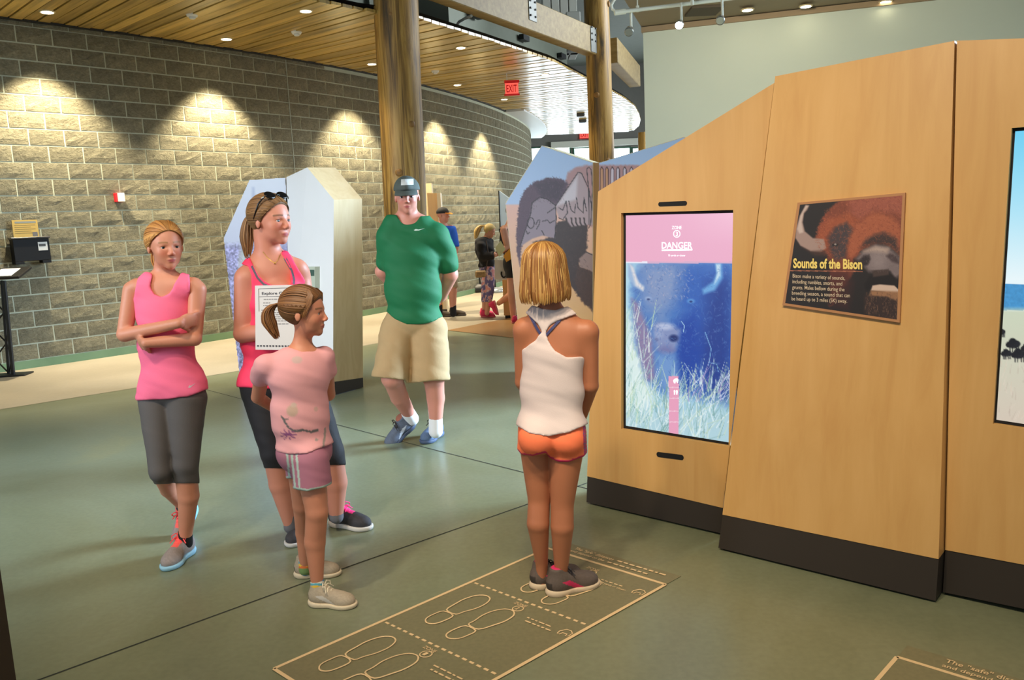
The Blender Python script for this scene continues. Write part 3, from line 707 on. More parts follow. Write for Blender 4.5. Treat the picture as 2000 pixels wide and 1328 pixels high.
# screen of A
sA = empty('touch_screen', tuple(onplane(1320, 640, PA[0], PA[1])), 'tall lit screen showing a bison in grass under a pink DANGER banner', 'screen')
off = bk*.022
bez = [p + bk*.021 for p in Hh]
MB().prism([p + bk*.024 for p in Hh], bk*.05).build('bezel', M_black, sA)
scrA = [(1218, 421), (1429, 416), (1420, 866), (1218, 833)]
def inset(pl, px, offv): return [p+offv for p in PX(pl, px)]
def paint_A(p):
    # design frame: crop (1140,380) x 2.459
    x, y = p.x, p.y
    top = np.clip((y-330)/800, 0, 1)
    p.c[:] = np.array((150, 196, 222))
    p.mix(np.clip((260-x)/110, 0, 1), (198, 226, 228))                       # pale grass, left
    p.poly([(190, 560), (330, 640), (330, 1000), (190, 1130)], (212, 230, 228), 80)
    body = [(226, 470), (240, 380), (300, 325), (712, 325), (712, 1010), (560, 990), (470, 960), (370, 960), (300, 900), (246, 700)]
    p.poly(body, (78, 122, 186), 40, 12, .05)
    p.poly([(430, 330), (712, 330), (712, 990), (600, 960), (500, 820), (470, 600), (420, 470)], (52, 96, 176), 120, 16, .03)
    p.poly([(600, 420), (712, 400), (712, 990), (600, 960), (540, 760), (580, 600)], (40, 66, 140), 90, 16, .03)
    p.poly([(230, 500), (262, 520), (330, 700), (345, 900), (300, 890), (262, 740)], (136, 124, 160), 26)   # lit flank
    p.poly([(280, 335), (470, 335), (450, 480), (370, 600), (300, 540), (270, 430)], (126, 146, 186), 90, 16, .05)   # forehead fur
    p.poly([(440, 620), (540, 560), (580, 760), (520, 930), (450, 940), (440, 760)], (34, 70, 158), 70, 10, .05)
    p.poly([(332, 622), (360, 612), (410, 618), (462, 650), (456, 700), (440, 745), (405, 766), (352, 742), (336, 690)], (128, 142, 184), 26, 5, .05)   # muzzle
    p.ell(388, 634, 44, 16, (196, 204, 226), 1.0, .7); p.ell(360, 672, 22, 17, (166, 178, 208), 1.0, .5); p.ell(350, 696, 9, 8, (92, 102, 146), .9, .6); p.ell(432, 690, 22, 17, (34, 52, 108), .7)
    p.poly([(352, 742), (385, 728), (420, 730), (438, 746), (426, 762), (380, 766)], (112, 118, 166), 30, 6, .06)
    p.poly([(350, 770), (440, 770), (450, 880), (400, 960), (360, 900)], (110, 148, 200), 40, 8, .06)          # beard
    p.poly([(214, 332), (236, 332), (250, 400), (290, 440), (288, 466), (240, 440), (214, 392)], (150, 176, 208), 12)   # left horn
    p.poly([(222, 336), (238, 350), (262, 420), (288, 445), (286, 462), (250, 436)], (216, 212, 214), 12)
    p.poly([(632, 332), (662, 332), (668, 400), (630, 460), (575, 478), (570, 455), (620, 420), (640, 380)], (104, 162, 214), 16)   # right horn
    p.poly([(636, 334), (656, 334), (656, 390), (628, 430), (640, 380)], (196, 220, 234), 12)
    p.ell(311, 500, 15, 10, (150, 170, 206), .8); p.ell(311, 503, 8, 5, (56, 74, 122), .9)
    p.ell(515, 512, 18, 11, (90, 146, 208), .8); p.ell(515, 514, 8, 5, (36, 62, 122), .9)
    ins = np.clip(.5-p.sdist(body)/20, 0, 1)
    p.strokes(700, 240, 700, 335, 900, 24, 250, 50, 3.2, [(86, 128, 190), (48, 82, 150), (120, 150, 200)], .38, 4, body)
    p.strokes(150, 280, 520, 340, 520, 11, 60, 60, 5, [(176, 172, 190), (150, 158, 192), (86, 112, 164)], .55, 6, [(290, 340), (530, 340), (520, 480), (430, 560), (320, 520)])
    p.line([(470, 610), (484, 630), (478, 660)], 3, (170, 210, 235)); p.line([(583, 660), (612, 740), (600, 820)], 3, (130, 180, 225)); p.line([(600, 805), (640, 815), (646, 850)], 2.5, (120, 170, 220))
    g = np.clip((y-930-60*noise2(x*.02, y*.0, 3))/110, 0, 1)
    p.mix(g*.85, (176, 206, 214))
    p.strokes(330, 186, 712, 900, 1200, 120, 78, 22, 5, [(206, 228, 232), (228, 240, 240), (150, 190, 190), (196, 214, 190), (120, 160, 160)], .75, 8)
    p.strokes(120, 186, 330, 560, 1150, 110, 80, 16, 4, [(214, 232, 226), (236, 244, 240), (160, 200, 190), (190, 214, 180)], .7, 9)
    p.strokes(26, 500, 712, 880, 1000, 120, 62, 16, 4, [(150, 130, 190), (176, 160, 206), (214, 226, 240)], .8, 12)
    # banner
    p.mix((y < 322).astype(float), (228, 168, 194)); 
    p.mix(((y < 322)*np.clip((x-430)/300, 0, 1)*np.clip((240-y)/200, 0, 1)), (236, 186, 206))
    p.mix(((y >= 322) & (y < 330)).astype(float), (226, 226, 240)); p.mix(((y >= 322) & (y < 330) & (x > 305)).astype(float), (206, 168, 196))
    # marker bar
    m = (x > 409) & (x < 456) & (y > 872); p.mix(m.astype(float), (226, 158, 186))
    for yy in (926, 978, 1040, 1092): p.mix((m & (abs(y-yy) < 2)).astype(float), (236, 196, 212))
grid_print('screen_picture', inset(PA, scrA, bk*.0205), 150, 320, paint_A, 1140, 380, 2.459, attr_mat('screen_lit', .25, 0.6), sA)
M_scrwhite = mat('screen_white', (255, 240, 246), .5, emit=(255, 238, 246), estr=.62)
def letA(t, x0, y0, x1, y1, bold=0., m=None, pl=PA, parent=sA, lift=None, slope=0., name='lettering'):
    tl, tr, bl = PX(pl, [(x0, y0), (x1, y0+slope*(x1-x0)), (x0, y1)])
    lettering(t, tl, tr, bl, m or M_scrwhite, parent, lift if lift is not None else bk*.019, bold, name)
letA('ZONE', 1308.5, 441.5, 1327.5, 448); letA('3', 1316, 453, 1320, 461)
letA('DANGER', 1288.5, 473, 1348.5, 486, .014); letA('75 yards or closer', 1301, 497.5, 1335, 502)
def ring_on(pl, cx, cy, rx, wd, parent, m, lift, name='ring'):
    mb = MB(); v = []
    n = 24
    for i in range(n):
        a = 2*math.pi*i/n
        for r in (rx, rx-wd): v.append(onplane(cx+r*math.cos(a), cy+r*math.sin(a)*1.06, pl[0], pl[1])+lift)
    mb.add(v, [(2*i, 2*i+1, (2*i+3) % (2*n), (2*i+2) % (2*n)) for i in range(n)]).build(name, m, parent)
ring_on(PA, 1318, 457, 7, 1.4, sA, M_scrwhite, bk*.019)
MB().add([p+bk*.019 for p in PX(PA, [(1288.5, 487.5), (1348.5, 486.5), (1348.5, 489.5), (1288.5, 490.5)])], [(0, 1, 2, 3)]).build('underline', M_scrwhite, sA)
def blob(pl, pts, parent, m, lift, name):
    MB().add([p+lift for p in PX(pl, pts)], [tuple(range(len(pts)))]).build(name, m, parent)
blob(PA, [(1311, 744), (1314, 741), (1318, 740), (1321, 742), (1320.5, 749), (1318, 749), (1318, 746.5), (1315.5, 746.5), (1315.5, 750), (1313, 750), (1311.5, 747)], sA, M_scrwhite, bk*.019, 'bison_icon')
for dx in (0, 4.5):
    blob(PA, [(1312+dx, 764), (1314+dx, 763), (1315.6+dx, 765), (1315+dx, 769), (1314.8+dx, 772), (1312.5+dx, 772), (1312.4+dx, 768)], sA, M_scrwhite, bk*.019, 'footprint_icon')
# cabinet B ----------------------------------------------------------
cB = empty('exhibit_cabinet', (1.2, 3.3, 0), 'tall leaning maple cabinet carrying the Sounds of the Bison panel', 'cabinet')
fB = PX(PB, [(1514, 149), (1864.5, 79.5), (1833, 1092), (1411, 1005)])
bkB = [onplane(1519, 152, PA[0]+bk*.01, PA[1]), None, None, None]
def backpt(p, d): return p - PB[2]*d
BB = [backpt(fB[0], .12), backpt(fB[1], .12), backpt(fB[2], .3), backpt(fB[3], .3)]
MB().add(fB+BB, [(0, 3, 2, 1), (4, 5, 6, 7), (0, 1, 5, 4), (1, 2, 6, 5), (3, 0, 4, 7), (2, 3, 7, 6)]).build('carcass', M_maple, cB)
strip_poly(PB, [(1411, 1005.5), (1833, 1092.5), (1827, 1174), (1402.5, 1070)], -.003, 'plinth', M_base, cB, .3)
strip_poly(PB, [(1415, 1068), (1822, 1168), (1820, 1180), (1414, 1078)], -.05, 'toe_gap_shadow', M_black, cB, .22)  # plinth shadow painted as a black strip
# cabinet C ----------------------------------------------------------
cC = empty('exhibit_cabinet', (1.9, 2.9, 0), 'maple cabinet at the right edge with the prairie screen', 'cabinet')
holeC = [(1976, 250), (2190, 232), (2170, 862), (1939, 828)]
outC = [(1869, 79.5), (2240, 66), (2230, 1146), (1846, 1074)]
O = PX(PC, outC); HC = PX(PC, holeC); bc = -PC[2]
mb = MB(); mb.add(O+HC, [(0, 4, 5, 1), (1, 5, 6, 2), (2, 6, 7, 3), (3, 7, 4, 0)])
mb.add(HC+[p+bc*.03 for p in HC], [(0, 4, 5, 1), (1, 5, 6, 2), (2, 6, 7, 3), (3, 7, 4, 0)])
mb.add(O+[p+bc*.3 for p in O], [(0, 1, 5, 4), (3, 0, 4, 7), (1, 2, 6, 5), (4, 5, 6, 7)]).build('carcass', M_maple, cC)
strip_poly(PC, [(1846, 1074.5), (2230, 1146), (2224, 1236), (1841, 1157)], -.004, 'plinth', M_base, cC, .25)
strip_poly(PC, [(1846, 1152), (2224, 1232), (2224, 1242), (1845, 1164)], -.05, 'toe_gap_shadow', M_black, cC, .2)  # black strip standing for the shadow below the plinth
sC = empty('wall_screen', tuple(onplane(2080, 540, PC[0], PC[1])), 'lit screen showing bison grazing on a prairie at the right edge', 'screen')
MB().prism([p + bc*.024 for p in HC], bc*.05).build('bezel', M_black, sC)
def paint_C(p):
    x, y = p.x, p.y                                # design = photo pixels
    t = np.clip((y-255)/290, 0, 1)[:, None]
    p.c[:] = np.array((104, 200, 236))*(1-t)+np.array((226, 240, 244))*t
    h = 552+10*noise2(x*.03, x*0, 2); p.mix(((y > h) & (y < 606)).astype(float), (66, 142, 196)); p.grain(.25, .25, .1, 5, ((y > h) & (y < 606)).astype(float))
    g = np.clip((y-598)/12, 0, 1); tt = np.clip((y-600)/230, 0, 1)[:, None]
    p.mix(g, np.array((196, 206, 182))*(1-tt)+np.array((206, 192, 176))*tt)
    p.strokes(200, 1935, 2190, 700, 860, 20, 80, 20, 2, [(222, 206, 190), (180, 164, 150), (210, 190, 170)], .5, 3)
    for cx, cy, s in ((1955, 648, .8), (1980, 672, 1.2), (1966, 690, .9), (1990, 692, 1.2), (2006, 680, 1), (2040, 660, .9), (2070, 690, 1.2), (2110, 668, 1), (2150, 700, 1.3)):
        p.ell(cx, cy, 11*s, 7*s, (26, 28, 34), .2); p.ell(cx-8*s, cy+1*s, 5*s, 5*s, (22, 22, 28), .2); p.ell(cx-2*s, cy-4*s, 6*s, 6*s, (20, 22, 28), .2)
        for k in (-6, -2, 4, 8): p.line([(cx+k*s, cy+3*s), (cx+k*s, cy+12*s)], 2, (24, 24, 30))
grid_print('screen_picture', inset(PC, [(1981, 256), (2186, 238), (2166, 856), (1944, 822)], bc*.0205), 110, 300, paint_C, 0, 0, 1, attr_mat('screen_lit', .25, 0.6), sC)
# poster on B --------------------------------------------------------
pB = empty('info_panel', tuple(onplane(1650, 500, PB[0], PB[1])), 'framed Sounds of the Bison panel with a close-up bison face', 'sign')
oB = [(1560, 396.5), (1770, 377), (1759, 630), (1530.5, 596)]
MB().prism([p+PB[1]*.014 for p in PX(PB, oB)], -PB[1]*.0145).build('backing_board', mat('tan_board', (176, 126, 84), .6), pB)
def paint_B(p):
    x, y = p.x, p.y                                # crop (1500,360) x 4.58
    p.fill((34, 29, 30))
    fur = [(430, 480), (440, 400), (480, 330), (520, 250), (600, 170), (650, 130), (1240, 60), (1240, 700), (1190, 640), (1100, 560), (980, 520), (860, 580), (780, 660), (760, 800), (560, 1100), (560, 700), (520, 640), (470, 600)]
    p.poly(fur, (122, 62, 44), 34, 26, .03)
    p.poly([(700, 130), (1240, 60), (1240, 330), (1150, 260), (960, 230), (820, 310), (760, 280)], (150, 82, 66), 60, 26, .02)
    p.poly([(440, 500), (470, 360), (560, 300), (720, 260), (800, 320), (760, 420), (600, 380), (520, 480), (520, 620)], (150, 78, 50), 40, 18, .03)
    p.poly([(540, 480), (600, 380), (700, 340), (760, 400), (720, 520), (690, 660), (600, 680), (560, 600)], (66, 56, 60), 40, 10, .03)   # eye patch
    p.ell(602, 540, 30, 16, (36, 32, 36), .5); p.ell(602, 536, 10, 8, (160, 150, 150), .6)
    p.poly([(720, 640), (720, 480), (800, 340), (940, 250), (1120, 290), (1200, 420), (1190, 620), (1080, 520), (940, 500), (830, 560), (760, 660)], (160, 88, 60), 44, 22, .03)
    p.poly([(830, 560), (900, 470), (1040, 430), (1150, 480), (1180, 620), (1080, 540), (940, 530)], (58, 44, 44), 44, 14, .03)
    p.poly([(790, 660), (850, 590), (960, 540), (1080, 560), (1180, 650), (1195, 800), (1100, 880), (1090, 780), (900, 780), (850, 720)], (118, 106, 110), 40, 8, .03)   # muzzle
    p.poly([(860, 600), (960, 555), (1080, 575), (1060, 610), (940, 600)], (186, 164, 152), 46)
    p.ell(985, 680, 70, 90, (150, 138, 142), 1.2, .6); p.poly([(815, 680), (850, 640), (905, 630), (915, 670), (895, 722), (850, 730)], (44, 36, 40), 22, 5, .04); p.poly([(1060, 640), (1100, 615), (1160, 650), (1172, 710), (1110, 692)], (70, 56, 60), 24, 5, .04)
    p.poly([(900, 830), (960, 780), (1090, 780), (1180, 880), (1180, 940), (1080, 910), (940, 920), (880, 960), (860, 900)], (24, 18, 20), 22)   # mouth
    p.poly([(930, 770), (1080, 760), (1080, 810), (940, 830)], (66, 52, 50), 16)
    p.poly([(935, 905), (1000, 895), (1130, 905), (1176, 950), (1170, 1010), (1040, 960), (920, 950)], (206, 182, 168), 10)   # teeth and lip
    p.poly([(920, 950), (1170, 960), (1170, 1060), (1060, 1010), (900, 1000)], (150, 110, 80), 22)
    p.poly([(880, 960), (900, 1000), (1060, 1010), (1170, 1050), (1160, 1220), (860, 1160), (860, 1020)], (52, 38, 36), 30, 10, .05)
    p.poly([(540, 760), (720, 770), (760, 880), (720, 1120), (560, 1080)], (66, 32, 32), 70, 10, .03, alpha=.7)
    p.poly([(340, 185), (368, 190), (350, 230), (322, 260), (310, 340), (330, 420), (400, 480), (500, 490), (520, 570), (470, 610), (380, 600), (290, 550), (245, 480), (250, 400), (285, 280)], (160, 136, 130), 14)   # horn
    p.poly([(335, 190), (362, 192), (318, 250), (300, 340), (316, 430), (280, 440), (262, 400), (290, 280)], (196, 178, 172), 16)
    p.poly([(300, 560), (380, 600), (520, 590), (530, 640), (420, 640)], (70, 46, 40), 30, alpha=.8)
    p.strokes(1900, 430, 1240, 80, 680, 24, 130, 60, 4.5, [(176, 96, 66), (120, 56, 40), (190, 112, 82), (92, 44, 34)], .42, 5, fur)
    p.strokes(260, 430, 560, 200, 640, 30, 160, 30, 4, [(176, 92, 60), (140, 66, 44)], .6, 15, [(430, 520), (450, 380), (530, 240), (640, 140), (700, 150), (560, 280), (500, 420), (480, 560)])
    p.strokes(220, 870, 1170, 960, 1200, 60, 265, 14, 3, [(120, 88, 70), (40, 28, 28), (150, 112, 88)], .5, 7)
    p.strokes(420, 800, 1190, 550, 800, 16, 200, 80, 3, [(166, 152, 154), (92, 82, 86), (140, 128, 130)], .3, 11, [(800, 660), (960, 545), (1080, 560), (1185, 650), (1195, 800), (900, 780)])
    p.mix(((abs(y-(772+(x-200)*.012)) < 3) & (x < 850)).astype(float), (176, 110, 84))
pr = [(1565, 400.5), (1764.5, 382.5), (1753.5, 624), (1536, 592)]
liftB = PB[1]*.0145
grid_print('print', [p+liftB for p in PX(PB, pr)], 190, 215, paint_B, 1500, 360, 4.58, attr_mat('poster_print', .45), pB)
M_gold = mat('title_gold', (240, 214, 120), .6); M_cream = mat('body_cream', (216, 196, 170), .6)
def letB(t, x0, y0, x1, y1, m, bold=0., slope=0.): letA(t, x0, y0, x1, y1, bold, m, PB, pB, PB[1]*.016, slope)
letB('Sounds of the Bison', 1552, 504.5, 1686.5, 524, M_gold, .035, .012)
for i, t in enumerate(['Bison make a variety of sounds,', 'including rumbles, snorts, and', 'grunts. Males bellow during the', 'breeding season, a sound that can', 'be heard up to 3 miles (5K) away.']):
    x0 = 1551-i*.5; wd = (102, 97, 102, 113, 108)[i]; y0 = 535+i*11.1
    letB(t, x0, y0, x0+wd, y0+9.6, M_cream, .006, .045)

# ================================================================ BISON MURAL KIOSK
mk = empty('mural_kiosk', (.6, 7.7, 0), 'folded kiosk with a bison skeleton mural on a pale blue sky', 'kiosk')
M_mural = attr_mat('mural_print', .5)
PM1 = lean_plane((at(1020, 735, 7.85).x, 7.85), (at(1160, 735, 7.6).x, 7.6), 0.0)
PM2 = lean_plane((at(1168, 735, 7.45).x, 7.45), (at(1340, 735, 6.9).x, 6.9), 0.0)
m1 = [(1058, 284), (1158.5, 317), (1158.5, 760), (1023, 742), (987, 397)]
def paint_M(p):
    x, y = p.x, p.y                                # crop (960,260) x 3.018
    t = np.clip((y-60)/360, 0, 1)[:, None]; p.c[:] = np.array((164, 190, 226))*(1-t)+np.array((176, 198, 232))*t
    t2 = np.clip((y-420)/700, 0, 1)[:, None]; g = np.clip((y-416)/10, 0, 1); p.mix(g, np.array((226, 178, 164))*(1-t2)+np.array((216, 170, 112))*t2)
    p.poly([(430, 300), (450, 235), (500, 200), (560, 190), (640, 186), (905, 190), (905, 520), (640, 560), (440, 520)], (176, 134, 134), 14, 6, .1)
    mane = [(146, 620), (152, 500), (166, 400), (196, 335), (255, 288), (330, 262), (400, 266), (455, 300), (420, 400), (380, 430), (300, 400), (240, 470), (215, 560), (175, 680), (168, 790), (150, 700)]
    p.poly(mane, (88, 66, 82), 8, 9, .12); p.poly([(250, 300), (330, 272), (440, 290), (400, 400), (300, 380)], (66, 50, 66), 30, 8, .1)
    p.poly([(380, 530), (450, 508), (562, 540), (566, 640), (556, 740), (515, 760), (520, 800), (620, 830), (620, 1050), (575, 1020), (540, 975), (510, 960), (470, 900), (300, 700), (240, 640), (370, 610)], (58, 42, 42), 10, 10, .08)
    p.poly([(510, 780), (610, 815), (612, 1060), (530, 990), (490, 880)], (70, 46, 40), 14, 9, .1)
    p.poly([(168, 670), (190, 600), (222, 500), (240, 410), (285, 378), (330, 390), (376, 420), (382, 500), (374, 620), (300, 604), (240, 622), (190, 655)], (146, 130, 142), 6)   # skull
    p.poly([(376, 430), (510, 232), (530, 235), (600, 420), (600, 540), (562, 540), (470, 552), (440, 510), (398, 500)], (176, 152, 156), 8)
    p.poly([(380, 430), (508, 250), (500, 390), (440, 410)], (214, 206, 214), 18, alpha=.8)
    p.poly([(516, 740), (560, 700), (620, 720), (620, 830), (560, 800), (520, 790)], (150, 122, 116), 6)
    K = (34, 26, 32)
    for pts in ([(376, 430), (510, 232), (530, 235), (575, 330), (590, 440)], [(168, 670), (190, 600), (230, 480), (240, 410), (285, 378), (330, 390), (376, 425)], [(376, 425), (382, 500), (372, 620)],
                [(300, 520), (330, 512), (345, 530), (372, 515)], [(330, 470), (372, 440)], [(296, 575), (310, 600)], [(398, 440), (420, 455), (440, 400), (448, 470), (420, 510), (396, 500)],
                [(455, 400), (470, 455), (490, 470), (495, 420)], [(500, 380), (510, 440), (540, 470), (545, 380), (560, 460)], [(562, 210), (575, 200), (588, 215), (596, 330), (584, 540), (572, 560)], [(562, 215), (572, 330), (575, 540)],
                [(205, 575), (212, 595), (225, 585)], [(262, 540), (272, 515), (285, 512)], [(265, 565), (280, 540), (284, 520)], [(556, 700), (600, 720)]):
        p.line(pts, 5, K)
    for a in np.linspace(0, 6.28, 13)[:-1]:
        p.line([(232+20*math.cos(a), 530+32*math.sin(a)), (232+20*math.cos(a+.53), 530+32*math.sin(a+.53))], 5, K)
    for cx in (440, 470, 495, 520, 545): p.line([(cx, 500), (cx+4, 530), (cx+14, 548)], 9, (58, 42, 42))
    for k, cx in enumerate((650, 680, 712, 745, 785, 825, 865)):       # ribs on the second leaf
        c2 = (196, 142, 104) if k < 2 else (206, 190, 200)
        p.poly([(cx-11, 560), (cx-9, 215), (cx, 198), (cx+9, 215), (cx+11, 560)], c2, 3)
        p.line([(cx-11, 560), (cx-9, 215), (cx, 198), (cx+9, 215), (cx+11, 560)], 5, (70, 46, 50))
    p.strokes(900, 140, 460, 255, 700, 16, 240, 50, 3, [(110, 86, 104), (60, 46, 58), (96, 70, 84)], .4, 3, mane)
    p.strokes(260, 140, 470, 250, 700, 16, 130, 50, 3, [(88, 66, 82), (70, 52, 66)], .8, 13, [(150, 700), (140, 600), (160, 400), (190, 330), (250, 280), (330, 255), (400, 258), (420, 275), (330, 275), (260, 300), (205, 345), (178, 405), (165, 510), (160, 620)])
    p.strokes(700, 380, 620, 520, 1040, 16, 260, 40, 3, [(84, 62, 58), (44, 32, 32)], .45, 4, [(380, 540), (562, 545), (556, 740), (600, 830), (600, 1040), (540, 975), (490, 900)])
def crop_pts(px): return [((x-960)*3.018, (y-260)*3.018) for x, y in px]
bb1 = [(985, 282), (1159, 282), (1159, 762), (985, 762)]
grid_print('mural_print', [p+PM1[1]*.003 for p in PX(PM1, bb1)], 130, 330, paint_M, 960, 260, 3.018, M_mural, mk, crop_pts([(1058, 284.5), (1158.3, 317.5), (1158.3, 758), (1023, 741), (987.3, 397)]))
MB().prism(PX(PM1, m1), Vector((.16, .42, 0))).build('carcass', M_maple_lt, mk)
m2 = [(1170, 318), (1336, 267), (1356, 275), (1340, 800), (1172, 770)]
bb2 = [(1169, 266), (1357, 266), (1357, 420), (1169, 420)]
grid_print('mural_print', [p+PM2[1]*.003 for p in PX(PM2, bb2)], 140, 110, paint_M, 960, 260, 3.018, M_mural, mk, crop_pts([(1170, 318), (1336, 267.5), (1355.5, 275), (1350, 419), (1170, 419)]))
MB().prism(PX(PM2, m2), Vector((.1, .3, 0))).build('carcass', M_maple_lt, mk)
ra_, rb_ = PX(PM1, [(1158.5, 317), (1158.5, 760)]); rc1, rd1 = PX(PM2, [(1170, 318), (1172, 770)])
MB().add([ra_, rb_, rd1, rc1], [(0, 1, 2, 3)]).prism([ra_, rb_, rd1, rc1], Vector((.2, .3, 0))).build('fold_return', M_maple, mk)
pz = [onz(1023, 742, 0), onz(1158, 762, 0)]
MB().prism([PM1[0]+Vector((0, .03, 0)), PM1[0]+Vector((0, .03, .13)), PX(PM1, [(1158, 742)])[0]*1+Vector((0, .03, .0)), PX(PM1, [(1158, 760)])[0]+Vector((0, .03, 0))], Vector((.05, .3, 0))).build('plinth', M_base, mk)

# ================================================================ LEFT KIOSK
kk = empty('white_kiosk', (-1.75, 7.7, 0), 'angular white kiosk with maple end and lavender field picture', 'kiosk')
k0 = onz(650, 773, 0); k1 = onz(709, 757, 0); dk = (k1-k0).normalized(); ne = Vector((dk.y, -dk.x, 0))     # end face, facing right
M_kw = mat('kiosk_white', (236, 234, 232), .5, var=.02, vscale=3)
tan_e = .226/1.75
eP = (k0, (ne - Vector((0, 0, 1))*tan_e).normalized(), ne)
e = PX(eP, [(652, 390), (707, 388.5), (709, 738), (650.5, 747)])
fdir = Vector((-ne.x, -ne.y, 0))
sTop = at(600, 327, 7.62); sSeam = at(559.5, 346, 7.95)
w0 = at(572, 800, 8.0); w0.z = .14; w1 = e[3]
# white leaf as a solid: outline seam-top, peak, shoulder, bottom right, bottom left
leaf = [sSeam, sTop, e[0], Vector((w1.x, w1.y, .14)), w0]
pk2 = at(655, 327.5, 7.98)
MB().add(leaf, [(0, 1, 2, 3, 4)]).build('white_face', M_kw, kk)
MB().add([sTop, pk2, e[1], e[0]], [(0, 1, 2, 3)]).build('cap', M_maple_lt, kk)
MB().add([e[0], e[1], e[2], Vector((w1.x, w1.y, e[3].z))], [(0, 1, 2, 3)]).build('end_panel', M_maple_lt, kk)
gl_ = [at(487, 352, 8.0), at(557.5, 347, 7.97), at(569, 800, 8.02), at(476, 800, 8.1), at(437, 465, 8.05)]
gb = Vector((.25, .35, 0))
MB().add([sSeam, pk2+Vector((-.3, .2, 0)), pk2, sTop], [(0, 1, 2, 3)]).build('top_edge', M_maple_lt, kk)
bwv = [p+Vector((.2, .38, 0)) for p in (sSeam, w0)]
MB().add([e[1], pk2, bwv[0], bwv[1], e[2]], [(0, 1, 2, 3, 4)]).build('back_face', M_kw, kk)
def paint_L(p):
    x, y = p.x, p.y
    t = np.clip((y-350)/130, 0, 1)[:, None]; p.c[:] = np.array((220, 224, 234))*(1-t)+np.array((206, 208, 226))*t
    p.mix(np.clip((y-468-8*noise2(x*.08, y*0, 4))/14, 0, 1), (160, 156, 196)); 
    m = np.clip((y-470)/20, 0, 1); p.c = np.clip(p.c*(1+((noise2(x*.35, y*.35, 8, 2)-.5)*1.1*m)[:, None]), 0, 255)
    p.poly([(491, 408), (493, 366), (496, 366), (500, 400), (506, 470), (488, 470)], (166, 176, 204), 6, alpha=.8)
    p.poly([(540, 480), (566, 470), (566, 640), (545, 640)], (150, 150, 190), 16, alpha=.6)
    p.ell(482, 505, 9, 34, (176, 206, 206), .6, .7); p.ell(472, 520, 7, 40, (206, 204, 190), .7, .6)
nrm = (gl_[1]-gl_[0]).cross(gl_[3]-gl_[0]).normalized(); nrm = -nrm if nrm.y > 0 else nrm
gp = (gl_[0], nrm, nrm)
outl = [(487, 352), (557.5, 347), (569, 800), (476, 800), (437, 465)]
Pg = PX(gp, outl)
MB().prism([p - nrm*.003 for p in Pg], -nrm*.3).build('picture_leaf', M_kw, kk)
grid_print('field_print', PX(gp, [(436, 346), (571, 346), (571, 802), (436, 802)]), 100, 280, paint_L, 0, 0, 1, M_mural, kk, outl)
a0 = Vector((e[3].x, e[3].y, 0)); 
be = PX(eP, [(650, 746), (709, 737.5), (709.5, 756), (650, 772)])
MB().prism(be, Vector((-.5, .34, 0))).build('plinth', mat('grey_plinth', (66, 64, 66), .5), kk)
bl = Vector((w0.x, w0.y, 0)); br_ = Vector((k0.x, k0.y, 0))
MB().prism([br_, Vector((br_.x, br_.y, .14))-ne*.0, Vector((bl.x, bl.y, .14)), bl], dk*.3).build('plinth', mat('blue_grey_plinth', (92, 108, 134), .5), kk)
fp0, fp1 = e[0], Vector((w1.x, w1.y, .14)); fn = (fp1-fp0).cross(w0-fp0).normalized(); fn = -fn if fn.y > 0 else fn
def onface(x, y, o): return onplane(x, y, fp0, fn)+fn*o
cardp = [onface(597.5, 520.5, .05), onface(624, 520.5, .05), onface(624, 562, .05), onface(597.5, 562, .05)]
inf = MB().prism(cardp, -fn*.06).build('caption_plate', mat('pale_green_card', (190, 196, 176), .5), kk)
MB().add([onface(607, 526, .053), onface(623, 526, .053), onface(623, 538, .053), onface(607, 538, .053)], [(0, 1, 2, 3)]).build('caption_picture', mat('dark_green_print', (66, 92, 80), .5), inf)

# ================================================================ FLOOR PROJECTIONS, LIGHT PAINTED AS FLAT COLOUR
M_gfx = mat('projection_tint', (122, 118, 88), .45, var=.1, vscale=60)  # tint of the projected light rectangle, put into the surface colour
M_line = mat('projection_line_cream', (226, 196, 148), .55)  # bright projected lines painted as cream colour
def graphic(corners, label):
    """corners: near-left, far-left, far-right, near-right on the floor"""
    c = [Vector((p[0], p[1], .003)) for p in corners]
    root = empty('floor_projection', tuple((c[0]+c[2])/2), label, 'floor sign')
    return root, c
def fpt(x, y, z=.0045): p = onz(x, y, 0); p.z = z; return p
def fline(a, b, wd, parent, name='border_line', z=.005, m=None):
    a = Vector(a); b = Vector(b); n = (b-a).normalized().cross(Vector((0, 0, 1)))*wd/2
    v = [a-n, b-n, b+n, a+n]
    for p in v: p.z = z
    return MB().prism(v, (0, 0, -.0015)).build(name, m or M_line, parent)
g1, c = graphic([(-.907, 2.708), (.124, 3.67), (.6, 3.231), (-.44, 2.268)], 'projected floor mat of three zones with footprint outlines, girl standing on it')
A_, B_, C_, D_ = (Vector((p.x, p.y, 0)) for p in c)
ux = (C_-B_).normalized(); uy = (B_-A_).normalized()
projected_patch = [A_, B_+uy*.11, C_+uy*.11, D_]
MB().prism([Vector((p.x, p.y, .003)) for p in projected_patch], (0, 0, -.002)).build('projected_patch', M_gfx, g1)
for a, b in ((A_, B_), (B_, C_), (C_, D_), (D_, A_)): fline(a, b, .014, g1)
Lr = (B_-A_).length; W_ = (C_-B_).length
def G(u, v, z=.005):                             # u across 0..1, v along from the near end (metres)
    p = A_ + ux*(u*W_) + uy*v; p.z = z; return p
vd1 = (Vector((-.239, 3.359, 0))-A_).dot(uy); vd2 = (Vector((-.563, 3.024, 0))-A_).dot(uy)
for vd in (vd1, vd2):
    for k in range(17): fline(G(.03+k*.056, vd), G(.03+k*.056+.032, vd), .010, g1, 'dash')
